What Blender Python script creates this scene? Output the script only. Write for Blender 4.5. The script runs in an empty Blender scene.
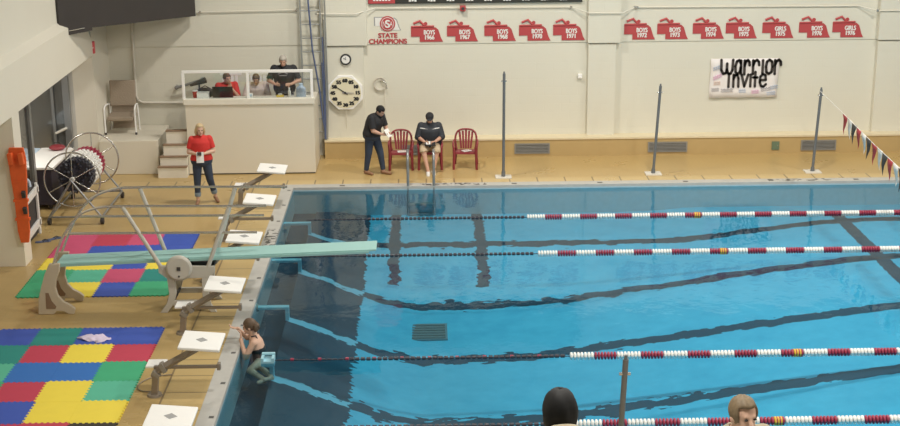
import bpy, bmesh, math, random
import numpy as np
from mathutils import Vector, Matrix
random.seed(4)
C = bpy.context.scene.collection
sc = bpy.context.scene
R = math.radians

# ---------------------------------------------------------------- camera
FPX = 1400.0
PITCH, YAW, ROLL, CAMZ = R(16.24), R(1.02), R(-0.45), 8.05
cp, sp, cy_, sy_, cr, sr = (math.cos(PITCH), math.sin(PITCH), math.cos(YAW), math.sin(YAW), math.cos(ROLL), math.sin(ROLL))
FWD = Vector((sy_*cp, cy_*cp, -sp)); RT = Vector((cy_, -sy_, 0)); UP = RT.cross(FWD)
RT2 = RT*cr + UP*sr; UP2 = -RT*sr + UP*cr
cam_d = bpy.data.cameras.new('camera'); cam = bpy.data.objects.new('camera', cam_d); C.objects.link(cam)
cam_d.sensor_width = 36; cam_d.lens = 36*FPX/900; cam_d.clip_end = 200
mw = Matrix((RT2, UP2, -FWD)).transposed().to_4x4(); mw.translation = (0, 0, CAMZ)
cam.matrix_world = mw; sc.camera = cam

# ---------------------------------------------------------------- world, lights, exposure
w = bpy.data.worlds.new('world'); sc.world = w; w.use_nodes = True
w.node_tree.nodes['Background'].inputs[0].default_value = (1, .95, .86, 1)
w.node_tree.nodes['Background'].inputs[1].default_value = .35
sc.view_settings.view_transform = 'Standard'; sc.view_settings.look = 'None'
sc.view_settings.gamma = 1; sc.view_settings.exposure = 0.0
def lamp(x, y, z, power, size, col=(1, .95, .86)):
    d = bpy.data.lights.new('ceiling_lamp', 'AREA'); d.energy = power; d.size = size; d.color = col; d.shape = 'DISK'
    o = bpy.data.objects.new('ceiling_lamp', d); C.objects.link(o); o.location = (x, y, z)
for x, y, p in ((-1.3, 28.2, 520), (5.5, 26.0, 560), (12.5, 26.0, 560), (.5, 17, 430), (7, 17, 480), (13, 17, 480), (.5, 8, 400), (8, 8, 400)):
    lamp(x, y, 9.8, p, 1.0)
lamp(-8.9, 28.0, 2.8, 45, .8)   # vestibule behind the glazed screen

# ---------------------------------------------------------------- materials
def mat(name, col, rough=.55, metal=0, var=.06, scale=6, bump=0, bscale=30, emit=None):
    m = bpy.data.materials.new(name); m.use_nodes = True
    nt = m.node_tree; b = nt.nodes['Principled BSDF']
    b.inputs['Roughness'].default_value = rough; b.inputs['Metallic'].default_value = metal
    tc = nt.nodes.new('ShaderNodeTexCoord')
    n = nt.nodes.new('ShaderNodeTexNoise'); n.inputs['Scale'].default_value = scale; n.inputs['Detail'].default_value = 4
    nt.links.new(tc.outputs['Object'], n.inputs['Vector'])
    mx = nt.nodes.new('ShaderNodeMix'); mx.data_type = 'RGBA'
    mx.inputs[6].default_value = (*[max(0, c*(1-var)) for c in col], 1); mx.inputs[7].default_value = (*[min(1, c*(1+var)) for c in col], 1)
    nt.links.new(n.outputs['Fac'], mx.inputs[0]); nt.links.new(mx.outputs[2], b.inputs['Base Color'])
    if bump:
        n2 = nt.nodes.new('ShaderNodeTexNoise'); n2.inputs['Scale'].default_value = bscale
        nt.links.new(tc.outputs['Object'], n2.inputs['Vector'])
        bp = nt.nodes.new('ShaderNodeBump'); bp.inputs['Strength'].default_value = bump; bp.inputs['Distance'].default_value = .02
        nt.links.new(n2.outputs['Fac'], bp.inputs['Height']); nt.links.new(bp.outputs['Normal'], b.inputs['Normal'])
    return m
class G:
    """little node-graph helper"""
    def __init__(s, m):
        s.nt = m.node_tree; s.b = s.nt.nodes['Principled BSDF']
        s.tc = s.nt.nodes.new('ShaderNodeTexCoord'); s.sep = s.nt.nodes.new('ShaderNodeSeparateXYZ')
        s.nt.links.new(s.tc.outputs['Object'], s.sep.inputs[0])
    def put(s, sock, v):
        if isinstance(v, (int, float)): sock.default_value = v
        elif isinstance(v, tuple): sock.default_value = v
        else: s.nt.links.new(v, sock)
    def m(s, op, a, b=0, c=0):
        n = s.nt.nodes.new('ShaderNodeMath'); n.operation = op
        s.put(n.inputs[0], a); s.put(n.inputs[1], b); s.put(n.inputs[2], c)
        return n.outputs[0]
    def mix(s, f, a, b):
        n = s.nt.nodes.new('ShaderNodeMix'); n.data_type = 'RGBA'
        s.put(n.inputs[0], f)
        s.put(n.inputs[6], (*a, 1) if isinstance(a, tuple) and len(a) == 3 else a)
        s.put(n.inputs[7], (*b, 1) if isinstance(b, tuple) and len(b) == 3 else b)
        return n.outputs[2]
    def noise(s, scale, detail=3, vec=None, rough=.5):
        n = s.nt.nodes.new('ShaderNodeTexNoise'); n.inputs['Scale'].default_value = scale; n.inputs['Detail'].default_value = detail
        n.inputs['Roughness'].default_value = rough
        s.nt.links.new(vec if vec else s.tc.outputs['Object'], n.inputs['Vector']); return n
    def mapping(s, scale):
        n = s.nt.nodes.new('ShaderNodeMapping'); n.inputs['Scale'].default_value = scale
        s.nt.links.new(s.tc.outputs['Object'], n.inputs[0]); return n.outputs[0]
    def near(s, v, c, h):   # 1 where |v-c|<h
        return s.m('LESS_THAN', s.m('ABSOLUTE', s.m('SUBTRACT', v, c)), h)
    def bump(s, h, st, dist=.01):
        bp = s.nt.nodes.new('ShaderNodeBump'); bp.inputs['Strength'].default_value = st; bp.inputs['Distance'].default_value = dist
        s.nt.links.new(h, bp.inputs['Height']); return bp.outputs[0]
def newmat(name, rough=.5):
    m = bpy.data.materials.new(name); m.use_nodes = True
    g = G(m); g.b.inputs['Roughness'].default_value = rough
    return m, g

# painted masonry
def wall_mat(name, col, blocks=True):
    m, g = newmat(name, .42)
    n = g.noise(.7, 4)
    c = g.mix(n.outputs['Fac'], tuple(x*.95 for x in col), tuple(min(1, x*1.04) for x in col))
    g.nt.links.new(c, g.b.inputs['Base Color'])
    if blocks:
        mp = g.nt.nodes.new('ShaderNodeCombineXYZ'); g.put(mp.inputs[0], g.m('ADD', g.sep.outputs[0], g.sep.outputs[1])); g.put(mp.inputs[1], g.sep.outputs[2])
        br = g.nt.nodes.new('ShaderNodeTexBrick'); br.inputs['Scale'].default_value = 1
        br.inputs['Brick Width'].default_value = .4; br.inputs['Row Height'].default_value = .2; br.inputs['Mortar Size'].default_value = .008
        br.inputs['Mortar Smooth'].default_value = .5
        g.nt.links.new(mp.outputs[0], br.inputs['Vector'])
        h = g.m('SUBTRACT', 1, br.outputs['Fac'])
        g.nt.links.new(g.bump(h, .25, .006), g.b.inputs['Normal'])
    return m
M = {}
M['wall'] = wall_mat('painted_block_wall', (.725, .70, .60))
M['plaster'] = wall_mat('white_plaster', (.80, .755, .65), False)
M['booth'] = wall_mat('booth_panel', (.74, .69, .58), False)
M['recess'] = wall_mat('recess_wall', (.60, .585, .54))
M['upper'] = wall_mat('upper_wall_panel', (.26, .265, .25), False)
M['ceil'] = wall_mat('ceiling_paint', (.20, .20, .19), False)

# deck: tan tile with a joint pattern beside the pool
PX0, PY1 = -2.91, 29.75
def deck_mat():
    m, g = newmat('tan_deck_tile', .26)
    X, Y = g.sep.outputs[0], g.sep.outputs[1]
    n = g.noise(.9, 5); n2 = g.noise(14, 3)
    f = g.m('ADD', g.m('MULTIPLY', n.outputs['Fac'], .75), g.m('MULTIPLY', n2.outputs['Fac'], .25))
    c = g.mix(f, (.42, .283, .108), (.565, .405, .178))
    # small mosaic grid
    gx = g.m('LESS_THAN', g.m('FRACT', g.m('MULTIPLY', X, 8)), .07); gy = g.m('LESS_THAN', g.m('FRACT', g.m('MULTIPLY', Y, 8)), .07)
    c = g.mix(g.m('MULTIPLY', g.m('MAXIMUM', gx, gy), .12), c, (.25, .18, .09))
    # strip of larger tiles along the left edge and the far edge
    left = g.m('MULTIPLY', g.m('GREATER_THAN', X, -3.78), g.m('LESS_THAN', Y, 30.3))
    jl = g.m('MULTIPLY', left, g.m('LESS_THAN', g.m('FRACT', g.m('DIVIDE', Y, .62)), .035))
    bl = g.m('MULTIPLY', g.near(X, -3.78, .014), g.m('LESS_THAN', Y, 30.3))
    far = g.m('MULTIPLY', g.m('LESS_THAN', Y, 30.42), g.m('GREATER_THAN', Y, 29.9))
    jf = g.m('MULTIPLY', far, g.m('LESS_THAN', g.m('FRACT', g.m('DIVIDE', X, .62)), .05))
    c = g.mix(g.m('MULTIPLY', left, .45), c, (.62, .47, .22))
    c = g.mix(g.m('MULTIPLY', far, .35), c, (.66, .49, .24))
    j = g.m('MAXIMUM', g.m('MAXIMUM', jl, bl), jf)
    c = g.mix(g.m('MULTIPLY', j, .75), c, (.14, .10, .06))
    # painted pale arc-like wear marks
    g.nt.links.new(c, g.b.inputs['Base Color'])
    rr = g.m('ADD', .18, g.m('MULTIPLY', n.outputs['Fac'], .25)); g.nt.links.new(rr, g.b.inputs['Roughness'])
    g.nt.links.new(g.bump(n2.outputs['Fac'], .08, .01), g.b.inputs['Normal'])
    return m
M['deck'] = deck_mat()
def coping_mat():
    m, g = newmat('pale_coping', .4)
    X, Y = g.sep.outputs[0], g.sep.outputs[1]
    n = g.noise(5, 4)
    c = g.mix(n.outputs['Fac'], (.42, .41, .385), (.56, .55, .52))
    fy = g.m('FRACT', g.m('DIVIDE', Y, 1.18)); fx = g.m('FRACT', g.m('DIVIDE', X, 1.9))
    dl = g.m('MULTIPLY', g.m('LESS_THAN', fy, .065), g.near(X, -2.985, .035))
    df = g.m('MULTIPLY', g.m('LESS_THAN', fx, .06), g.near(Y, 29.88, .05))
    # rows of dark mosaic bits: depth marking, too worn to read
    br = g.m('MULTIPLY', g.near(X, -3.02, .12), g.near(Y, 26.1, .55))
    bits = g.m('GREATER_THAN', g.noise(11, 0).outputs['Fac'], .55)
    br = g.m('MULTIPLY', br, bits)
    bf = g.m('MULTIPLY', g.m('MULTIPLY', g.m('MAXIMUM', g.near(X, .62, .75), g.near(X, 8.3, .7)), g.near(Y, 29.9, .09)), bits)
    c = g.mix(g.m('MULTIPLY', g.m('MAXIMUM', g.m('MAXIMUM', dl, df), g.m('MAXIMUM', br, bf)), .9), c, (.05, .05, .05))
    g.nt.links.new(c, g.b.inputs['Base Color']); return m
M['coping'] = coping_mat()
ROPES = [27.52, 25.09, 22.53, 19.97, 17.52]
LINES = ROPES + [15.05]
def pool_mat():
    m, g = newmat('pool_tile', .5)
    X, Y, Z = g.sep.outputs
    wob = g.noise(2.6, 3, vec=g.mapping((1.0, .55, 1)))
    wob2 = g.noise(6, 2, vec=g.mapping((.55, 1.5, 1)))
    d1 = g.m('ADD', g.m('MULTIPLY', g.m('SUBTRACT', wob.outputs['Fac'], .5), .30), g.m('MULTIPLY', g.m('SUBTRACT', wob2.outputs['Fac'], .5), .42))
    amp = g.m('MINIMUM', 1.25, g.m('MAXIMUM', .35, g.m('MULTIPLY', g.m('SUBTRACT', -.05, Z), 1.3)))
    d = g.m('MULTIPLY', d1, amp)
    Xw = g.m('ADD', X, g.m('MULTIPLY', d, .55)); Yw = g.m('ADD', Y, d)
    n = g.noise(.35, 2); n3 = g.noise(2.4, 4)
    n4 = g.noise(5.5, 2)
    f = g.m('ADD', g.m('ADD', g.m('MULTIPLY', n.outputs['Fac'], .4), g.m('MULTIPLY', n3.outputs['Fac'], .9)), g.m('SUBTRACT', g.m('MULTIPLY', n4.outputs['Fac'], .5), .4))  # mottling puts rippling caustic light into the floor colour
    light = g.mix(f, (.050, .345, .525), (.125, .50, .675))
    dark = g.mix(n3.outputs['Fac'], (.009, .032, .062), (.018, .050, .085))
    line = g.near(Yw, LINES[0], .15)
    for L in LINES[1:]: line = g.m('MAXIMUM', line, g.near(Yw, L, .16))
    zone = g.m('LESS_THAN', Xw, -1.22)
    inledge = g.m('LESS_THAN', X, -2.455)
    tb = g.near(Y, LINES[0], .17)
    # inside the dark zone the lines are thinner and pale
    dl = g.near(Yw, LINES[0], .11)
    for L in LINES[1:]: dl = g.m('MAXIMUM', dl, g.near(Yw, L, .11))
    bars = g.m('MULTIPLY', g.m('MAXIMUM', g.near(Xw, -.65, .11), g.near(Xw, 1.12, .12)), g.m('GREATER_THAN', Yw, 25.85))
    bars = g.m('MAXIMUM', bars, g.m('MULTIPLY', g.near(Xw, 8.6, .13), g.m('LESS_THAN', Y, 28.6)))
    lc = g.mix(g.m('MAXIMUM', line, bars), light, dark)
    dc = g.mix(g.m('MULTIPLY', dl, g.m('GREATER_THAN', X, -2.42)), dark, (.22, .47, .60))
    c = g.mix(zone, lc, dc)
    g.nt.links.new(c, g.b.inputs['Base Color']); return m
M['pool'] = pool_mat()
M['pooltile'] = mat('blue_waterline_tile', (.40, .54, .60), .3, var=.1, scale=9)
def water_mat():
    m = bpy.data.materials.new('pool_water'); m.use_nodes = True
    g = G(m); nt = g.nt; nt.nodes.remove(g.b); out = nt.nodes['Material Output']
    a = g.noise(1.6, 3, vec=g.mapping((1, .8, 1))); b = g.noise(6.5, 2)
    h = g.m('ADD', g.m('MULTIPLY', a.outputs['Fac'], 1.0), g.m('MULTIPLY', b.outputs['Fac'], .16))
    nrm = g.bump(h, .22, .05)
    tr = nt.nodes.new('ShaderNodeBsdfTransparent'); tr.inputs[0].default_value = (.60, .87, .93, 1)
    gl = nt.nodes.new('ShaderNodeBsdfGlossy'); gl.inputs['Roughness'].default_value = .03
    nt.links.new(nrm, gl.inputs['Normal'])
    fr = nt.nodes.new('ShaderNodeFresnel'); fr.inputs['IOR'].default_value = 1.33; nt.links.new(nrm, fr.inputs['Normal'])
    mx = nt.nodes.new('ShaderNodeMixShader'); nt.links.new(fr.outputs[0], mx.inputs[0]); nt.links.new(tr.outputs[0], mx.inputs[1]); nt.links.new(gl.outputs[0], mx.inputs[2])
    nt.links.new(mx.outputs[0], out.inputs[0]); return m
M['water'] = water_mat()
def glass_mat(name, tint=(.95, .97, .97), refl=.06):
    m = bpy.data.materials.new(name); m.use_nodes = True
    nt = m.node_tree; nt.nodes.remove(nt.nodes['Principled BSDF']); out = nt.nodes['Material Output']
    tr = nt.nodes.new('ShaderNodeBsdfTransparent'); tr.inputs[0].default_value = (*tint, 1)
    gl = nt.nodes.new('ShaderNodeBsdfGlossy'); gl.inputs['Roughness'].default_value = .05
    n = nt.nodes.new('ShaderNodeTexNoise'); n.inputs['Scale'].default_value = 3
    mm = nt.nodes.new('ShaderNodeMath'); mm.operation = 'MULTIPLY'; nt.links.new(n.outputs['Fac'], mm.inputs[0]); mm.inputs[1].default_value = refl*2
    mx = nt.nodes.new('ShaderNodeMixShader'); nt.links.new(mm.outputs[0], mx.inputs[0]); nt.links.new(tr.outputs[0], mx.inputs[1]); nt.links.new(gl.outputs[0], mx.inputs[2])
    nt.links.new(mx.outputs[0], out.inputs[0]); return m
M['glass'] = glass_mat('clear_panel'); M['dglass'] = glass_mat('door_glass', (.78, .79, .80), .08)
def simple(k, *a, **kw): M[k] = mat(k, *a, **kw)
simple('ledge', (.50, .36, .165), .35, var=.08, scale=3)
simple('ledge_lip', (.74, .64, .44), .4)
simple('white', (.82, .80, .75), .45); simple('white_paint', (.80, .76, .66), .4); simple('bright_white', (.93, .92, .90), .35, var=.02)
simple('black', (.02, .02, .022), .5); simple('dark', (.05, .045, .045), .6); simple('score', (.045, .038, .036), .5, var=.12, scale=2)
simple('grey_metal', (.33, .34, .35), .35, metal=.6); simple('steel', (.62, .61, .58), .25, metal=.85)
simple('pole_metal', (.145, .155, .165), .45); simple('block_metal', (.30, .25, .20), .45, metal=.3)
simple('cast', (.56, .475, .36), .45, var=.08); simple('cast_grey', (.56, .53, .47), .4, var=.07); simple('board', (.31, .535, .51), .55, var=.07, scale=4)
simple('rail', (.60, .57, .52), .25, metal=.75)
simple('red', (.60, .045, .04), .45); simple('wine', (.27, .035, .045), .45); simple('sign_red', (.47, .065, .07), .5)
simple('orange', (.80, .13, .03), .5, var=.15, scale=8); simple('exit_red', (.66, .10, .12), .4)
simple('fabric_taupe', (.34, .275, .21), .85, bump=.3); simple('seat_pale', (.70, .66, .58), .5)
simple('skin', (.62, .36, .26), .5, var=.05); simple('skin_pale', (.66, .42, .31), .5, var=.05)
simple('shirt_red', (.62, .035, .03), .8, bump=.2); simple('shirt_black', (.022, .022, .026), .8, bump=.2)
simple('jacket', (.03, .035, .045), .7, bump=.2); simple('jeans', (.035, .05, .085), .85, bump=.3, var=.2, scale=12); simple('denim_cuff', (.22, .28, .34), .85)
simple('khaki', (.55, .43, .29), .85, bump=.2); simple('pinkwhite', (.72, .60, .55), .8, bump=.2); simple('dark_trousers', (.04, .045, .06), .85)
simple('tan_top', (.36, .31, .22), .85, bump=.3)
simple('hair_blonde', (.55, .42, .24), .6, var=.3, scale=25); simple('hair_dark', (.007, .007, .008), .75, var=.3, scale=25)
simple('hair_brown', (.12, .075, .045), .55, var=.35, scale=30); simple('hair_light', (.20, .145, .085), .6, var=.4, scale=40); simple('hair_grey', (.42, .38, .33), .6, var=.2, scale=25)
simple('eye', (.02, .015, .012), .2); simple('lip', (.45, .16, .13), .5); simple('shoe_white', (.78, .76, .72), .5); simple('shoe_red', (.55, .10, .08), .5); simple('sandal', (.30, .16, .09), .6)
simple('swim', (.02, .025, .03), .5); simple('paper', (.86, .85, .82), .6, var=.02)
simple('mat_blue', (.045, .10, .48), .6, var=.05); simple('mat_red', (.55, .05, .10), .6, var=.05); simple('mat_pink', (.62, .085, .19), .6, var=.05)
simple('mat_yellow', (.90, .72, .075), .6, var=.04); simple('mat_green', (.05, .42, .21), .6, var=.05); simple('mat_teal', (.02, .27, .24), .6, var=.06); simple('mat_mint', (.10, .50, .34), .6, var=.05)
simple('mat_cobalt', (.03, .17, .55), .6, var=.05); simple('mat_dark', (.035, .028, .025), .6)
simple('rope_white', (.86, .85, .82), .35, var=.02); simple('rope_red', (.35, .035, .075), .4); simple('rope_dark', (.035, .035, .05), .4); simple('rope_yellow', (.75, .48, .06), .4)
simple('lavender', (.72, .62, .80), .85, bump=.4); simple('pale_blue', (.55, .68, .82), .5); simple('anchor_blue', (.34, .60, .70), .4); simple('purple', (.045, .04, .065), .8)
simple('clock_face', (.80, .74, .55), .4, var=.03); simple('hose_blue', (.10, .13, .24), .4); simple('ladder_metal', (.40, .41, .40), .35, metal=.5)
simple('vent', (.30, .30, .29), .4, metal=.3); simple('vent_dark', (.16, .16, .16), .5); simple('greenplate', (.14, .20, .13), .5)
simple('flag_red', (.45, .05, .06), .7); simple('flag_white', (.82, .80, .76), .7); simple('flag_black', (.05, .05, .05), .7)
simple('banner_paper', (.84, .79, .77), .7, var=.02); simple('marker_black', (.055, .045, .04), .7)
simple('marker_pink', (.75, .38, .62), .7); simple('marker_blue', (.38, .47, .62), .7); simple('marker_grey', (.35, .33, .35), .7); simple('marker_peach', (.80, .58, .48), .7)
simple('logo_grey', (.34, .34, .34), .5); simple('logo_white', (.80, .79, .76), .5); simple('record_black', (.035, .035, .03), .5); simple('slip', (.30, .27, .23), .8)
simple('yellow', (.85, .62, .10), .5); simple('clear_blue', (.42, .52, .66), .2); simple('metal_white', (.80, .79, .76), .35)
simple('cuff_brown', (.25, .16, .10), .6)

# ---------------------------------------------------------------- mesh helpers
def xf(loc=(0, 0, 0), rot=(0, 0, 0)):
    from mathutils import Euler
    return Matrix.Translation(loc) @ Euler(rot).to_matrix().to_4x4()
class MB:
    def __init__(s): s.v = []; s.f = []; s.sm = []
    def add(s, vs, fs, smooth=False, mx=None):
        o = len(s.v)
        for p in vs:
            p = Vector(p); s.v.append(tuple(mx @ p if mx else p))
        for f in fs: s.f.append([i+o for i in f]); s.sm.append(smooth)
        return s
    def box(s, c, d, rot=(0, 0, 0)):
        mx = xf(c, rot); x, y, z = d[0]/2, d[1]/2, d[2]/2
        vs = [(i*x, j*y, k*z) for i in (-1, 1) for j in (-1, 1) for k in (-1, 1)]
        fs = [(0, 1, 3, 2), (4, 6, 7, 5), (0, 4, 5, 1), (2, 3, 7, 6), (0, 2, 6, 4), (1, 5, 7, 3)]
        return s.add(vs, fs, False, mx)
    def bx(s, a, b): return s.box([(p+q)/2 for p, q in zip(a, b)], [abs(q-p) for p, q in zip(a, b)])
    def tube(s, pts, r, n=8, cap=True, smooth=True):
        pts = [Vector(p) for p in pts]; rs = r if isinstance(r, (list, tuple)) else [r]*len(pts)
        rings = []; ref = None
        for i, p in enumerate(pts):
            t = (pts[min(i+1, len(pts)-1)]-pts[max(i-1, 0)]).normalized()
            if ref is None:
                ref = Vector((0, 0, 1)) if abs(t.z) < .9 else Vector((1, 0, 0))
            u = (ref - t*ref.dot(t)).normalized(); v = t.cross(u); ref = u
            rings.append([p + (u*math.cos(2*math.pi*k/n) + v*math.sin(2*math.pi*k/n))*rs[i] for k in range(n)])
        vs = [q for r_ in rings for q in r_]; fs = []
        for i in range(len(pts)-1):
            for k in range(n):
                fs.append((i*n+k, i*n+(k+1) % n, (i+1)*n+(k+1) % n, (i+1)*n+k))
        s.add(vs, fs, smooth)
        if cap: s.add(rings[0], [list(range(n))[::-1]]); s.add(rings[-1], [list(range(n))])
        return s
    def cyl(s, a, b, r, r2=None, n=20): return s.tube([a, b], [r, r if r2 is None else r2], n)
    def loft(s, rings, smooth=True, cap=True):
        n = len(rings[0]); vs = [q for r_ in rings for q in r_]; fs = []
        for i in range(len(rings)-1):
            for k in range(n): fs.append((i*n+k, i*n+(k+1) % n, (i+1)*n+(k+1) % n, (i+1)*n+k))
        if cap: fs.append(list(range(n))[::-1]); fs.append([(len(rings)-1)*n+k for k in range(n)])
        return s.add(vs, fs, smooth)
    def ell(s, c, d, n=16, m=10, mx=None):
        rings = []
        for i in range(m+1):
            a = -math.pi/2 + math.pi*i/m; a = max(-1.5, min(1.5, a))
            rings.append([Vector((c[0]+d[0]*math.cos(a)*math.cos(2*math.pi*k/n), c[1]+d[1]*math.cos(a)*math.sin(2*math.pi*k/n), c[2]+d[2]*math.sin(a))) for k in range(n)])
        if mx: rings = [[mx @ q for q in r_] for r_ in rings]
        return s.loft(rings)
    def prism(s, poly, h, mx=None):
        """poly (x,y) extruded 0..h in z, then transformed"""
        n = len(poly)
        vs = [(x, y, 0) for x, y in poly] + [(x, y, h) for x, y in poly]
        fs = [list(range(n))[::-1], list(range(n, 2*n))] + [(i, (i+1) % n, n+(i+1) % n, n+i) for i in range(n)]
        return s.add(vs, fs, False, mx)
    def build(s, name, m, parent=None, bevel=0, seg=2):
        me = bpy.data.meshes.new(name); me.from_pydata(s.v, [], s.f)
        me.polygons.foreach_set('use_smooth', s.sm); me.materials.append(m); me.update()
        bm = bmesh.new(); bm.from_mesh(me); bmesh.ops.recalc_face_normals(bm, faces=bm.faces); bm.to_mesh(me); bm.free()
        o = bpy.data.objects.new(name, me); C.objects.link(o)
        if parent: o.parent = parent
        if bevel:
            md = o.modifiers.new('bevel', 'BEVEL'); md.width = bevel; md.segments = seg; md.limit_method = 'ANGLE'
        return o
def thing(name, label, cat, loc=(0, 0, 0), rz=0, group=None):
    o = bpy.data.objects.new(name, None); C.objects.link(o); o.location = loc; o.rotation_euler = (0, 0, rz)
    o.empty_display_size = .1
    return tag(o, label, cat, group)
def tag(o, label, cat, group=None):
    o['label'] = label; o['category'] = cat
    if group: o['group'] = group
    return o
def struct(name, mb, m, parent=None):
    o = mb.build(name, m, parent)
    if not parent: o['kind'] = 'structure'
    return o
def lab(o, label): o['label'] = label; return o
def dup(root, loc, rz=0, label=None):
    r = root.copy(); C.objects.link(r); r.location = loc; r.rotation_euler = (0, 0, rz)
    if label: r['label'] = label
    for ch in list(root.children):
        c = ch.copy(); C.objects.link(c); c.parent = r
        for g_ in list(ch.children):
            d = g_.copy(); C.objects.link(d); d.parent = c
    return r
def text(s, size, m, name, parent, mx, bold=.0, align='CENTER', xs=1.0, depth=.004):
    cu = bpy.data.curves.new(name, 'FONT'); cu.body = s; cu.size = size; cu.align_x = align; cu.extrude = depth
    cu.space_line = .85
    o = bpy.data.objects.new(name, cu); C.objects.link(o)
    dg = bpy.context.evaluated_depsgraph_get(); me = bpy.data.meshes.new_from_object(o.evaluated_get(dg))
    C.objects.unlink(o); bpy.data.objects.remove(o)
    if bold:
        bm = bmesh.new(); bm.from_mesh(me); g0 = bm.verts[:]+bm.edges[:]+bm.faces[:]
        for dx_, dy_ in ((bold*2, 0), (-bold*2, 0), (0, bold), (0, -bold)):
            r_ = bmesh.ops.duplicate(bm, geom=g0); bmesh.ops.translate(bm, vec=(dx_, dy_, .0002*(dx_+dy_)/bold), verts=[v for v in r_['geom'] if isinstance(v, bmesh.types.BMVert)])
        bm.to_mesh(me); bm.free()
    me.transform(mx @ Matrix.Diagonal((xs, 1, 1, 1))); me.materials.clear(); me.materials.append(m)
    n = bpy.data.objects.new(name, me); C.objects.link(n); n.parent = parent; return n
def wallmx(x, y, z): return Matrix.Translation((x, y, z)) @ Matrix.Rotation(math.pi/2, 4, 'X')   # local xy -> wall XZ, facing -Y
def curve(P_, n=6):
    out = []
    for i in range(len(P_)-1):
        p0, p1, p2, p3 = P_[max(i-1, 0)], P_[i], P_[i+1], P_[min(i+2, len(P_)-1)]
        for k in range(n):
            t = k/n; out.append(tuple(.5*((2*p1[j])+(-p0[j]+p2[j])*t+(2*p0[j]-5*p1[j]+4*p2[j]-p3[j])*t*t+(-p0[j]+3*p1[j]-3*p2[j]+p3[j])*t**3) for j in range(3)))
    return out+[P_[-1]]
def disc(cx, cy, r, n=28): return [(cx+r*math.cos(2*math.pi*k/n), cy+r*math.sin(2*math.pi*k/n)) for k in range(n)]

# ================================================================ SETTING
WY = 32.75; WZ = -.08
f = MB()
f.bx((-12, 4, -.3), (-3.17, 33.5, 0)); f.bx((-3.17, 30.02, -.3), (26, 33.5, 0)); f.bx((-3.17, 4, -.3), (26, 13.7, 0))
struct('floor', f, M['deck'])
c = MB(); c.bx((-3.17, 13.7, -.05), (-2.91, 30.02, .006)); c.bx((-2.91, 29.75, -.05), (26, 30.02, .006)); c.bx((-2.91, 13.7, -.05), (26, 14.0, .006))
struct('trim_1', c, M['coping'])
# pool side walls
c = MB(); c.bx((-3.1, 13.8, -2.4), (-2.91, 29.75, -.05)); c.bx((-3.1, 29.75, -2.4), (26, 29.93, -.05)); c.bx((-2.91, 13.8, -2.4), (26, 14.0, -.05))
struct('wall_pool', c, M['pooltile'])
# pool bottom
prof = [(-2.91, .62), (-2.43, .62), (-2.42, .36), (-2.40, .36), (-1.8, .59), (-1.25, .83), (-.58, 1.08), (-.1, 1.2), (.7, 1.17), (1.8, 1.12), (2.6, 1.02), (3.4, .9), (5.0, .68), (6.44, .47), (7.9, .29), (9, .215), (14, .2), (26, .2)]
PXs = [p[0] for p in prof]; PZs = [p[1] for p in prof]
def pool_z(x, y):
    d = float(np.interp(x, PXs, PZs)); lim = float(np.interp(y, [22.5, 25.1, 26, 27.5, 29.8], [1.3, 1.14, .92, .63, .65]))
    d = -math.log(math.exp(-16*d)+math.exp(-16*lim))/16+.0
    t = min(1, max(0, (y-28.0)/1.75)); return -(d*(1-t)+max(d, .56)*t)
xs = sorted(set(PXs + list(np.arange(-2.4, 26, .22)))); ys = list(np.arange(13.9, 29.81, .3))
vs = [(x, y, pool_z(x, y)) for x in xs for y in ys]; ny = len(ys)
fs = [(i*ny+j, (i+1)*ny+j, (i+1)*ny+j+1, i*ny+j+1) for i in range(len(xs)-1) for j in range(ny-1)]
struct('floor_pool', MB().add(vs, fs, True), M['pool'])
wt = MB().add([(-2.91, 14, WZ), (26, 14, WZ), (26, 29.75, WZ), (-2.91, 29.75, WZ)], [(0, 1, 2, 3)]).build('pool_water', M['water'])
tag(wt, 'clear blue pool water with gentle ripples', 'water'); wt['kind'] = 'stuff'
# far wall, with upper band standing slightly proud of a crease
c = MB(); c.bx((-12, WY, -.3), (26, WY+.3, 2.645)); c.bx((-12, WY+.012, 2.645), (26, WY+.3, 2.665)); c.bx((-12, WY-.012, 2.665), (26, WY+.3, 3.78))
struct('wall_back', c, M['wall'])
c = MB(); c.bx((-12, WY-.012, 3.78), (26, WY+.3, 10.2)); struct('wall_upper', c, M['upper'])
c = MB()
for x0, x1 in ((-2.32, -1.42), (3.87, 4.52), (10.72, 11.5)):
    c.bx((x0, WY-.12, .43), (x1, WY+.05, 2.64)); c.bx((x0-.02, WY-.16, 2.665), (x1+.09, WY+.05, 3.78))
struct('trim_2', c, M['wall'])
c = MB(); c.bx((-2.38, 32.35, 0), (26, WY+.1, .41)); struct('trim_3', c, M['ledge'])
c = MB(); c.bx((-2.38, 32.33, .41), (26, WY+.1, .45)); struct('trim_4', c, M['ledge_lip'])
c = MB(); c.bx((-12, -2.3, 10.2), (26, 33.2, 10.4)); struct('ceiling', c, M['ceil'])
c = MB(); c.bx((26, -2.3, -.3), (26.3, 33.2, 10.3)); struct('wall_right', c, M['wall'])
c = MB(); c.bx((-12, -2.3, -.3), (26, -2, 10.3)); struct('wall_front', c, M['wall'])
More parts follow.
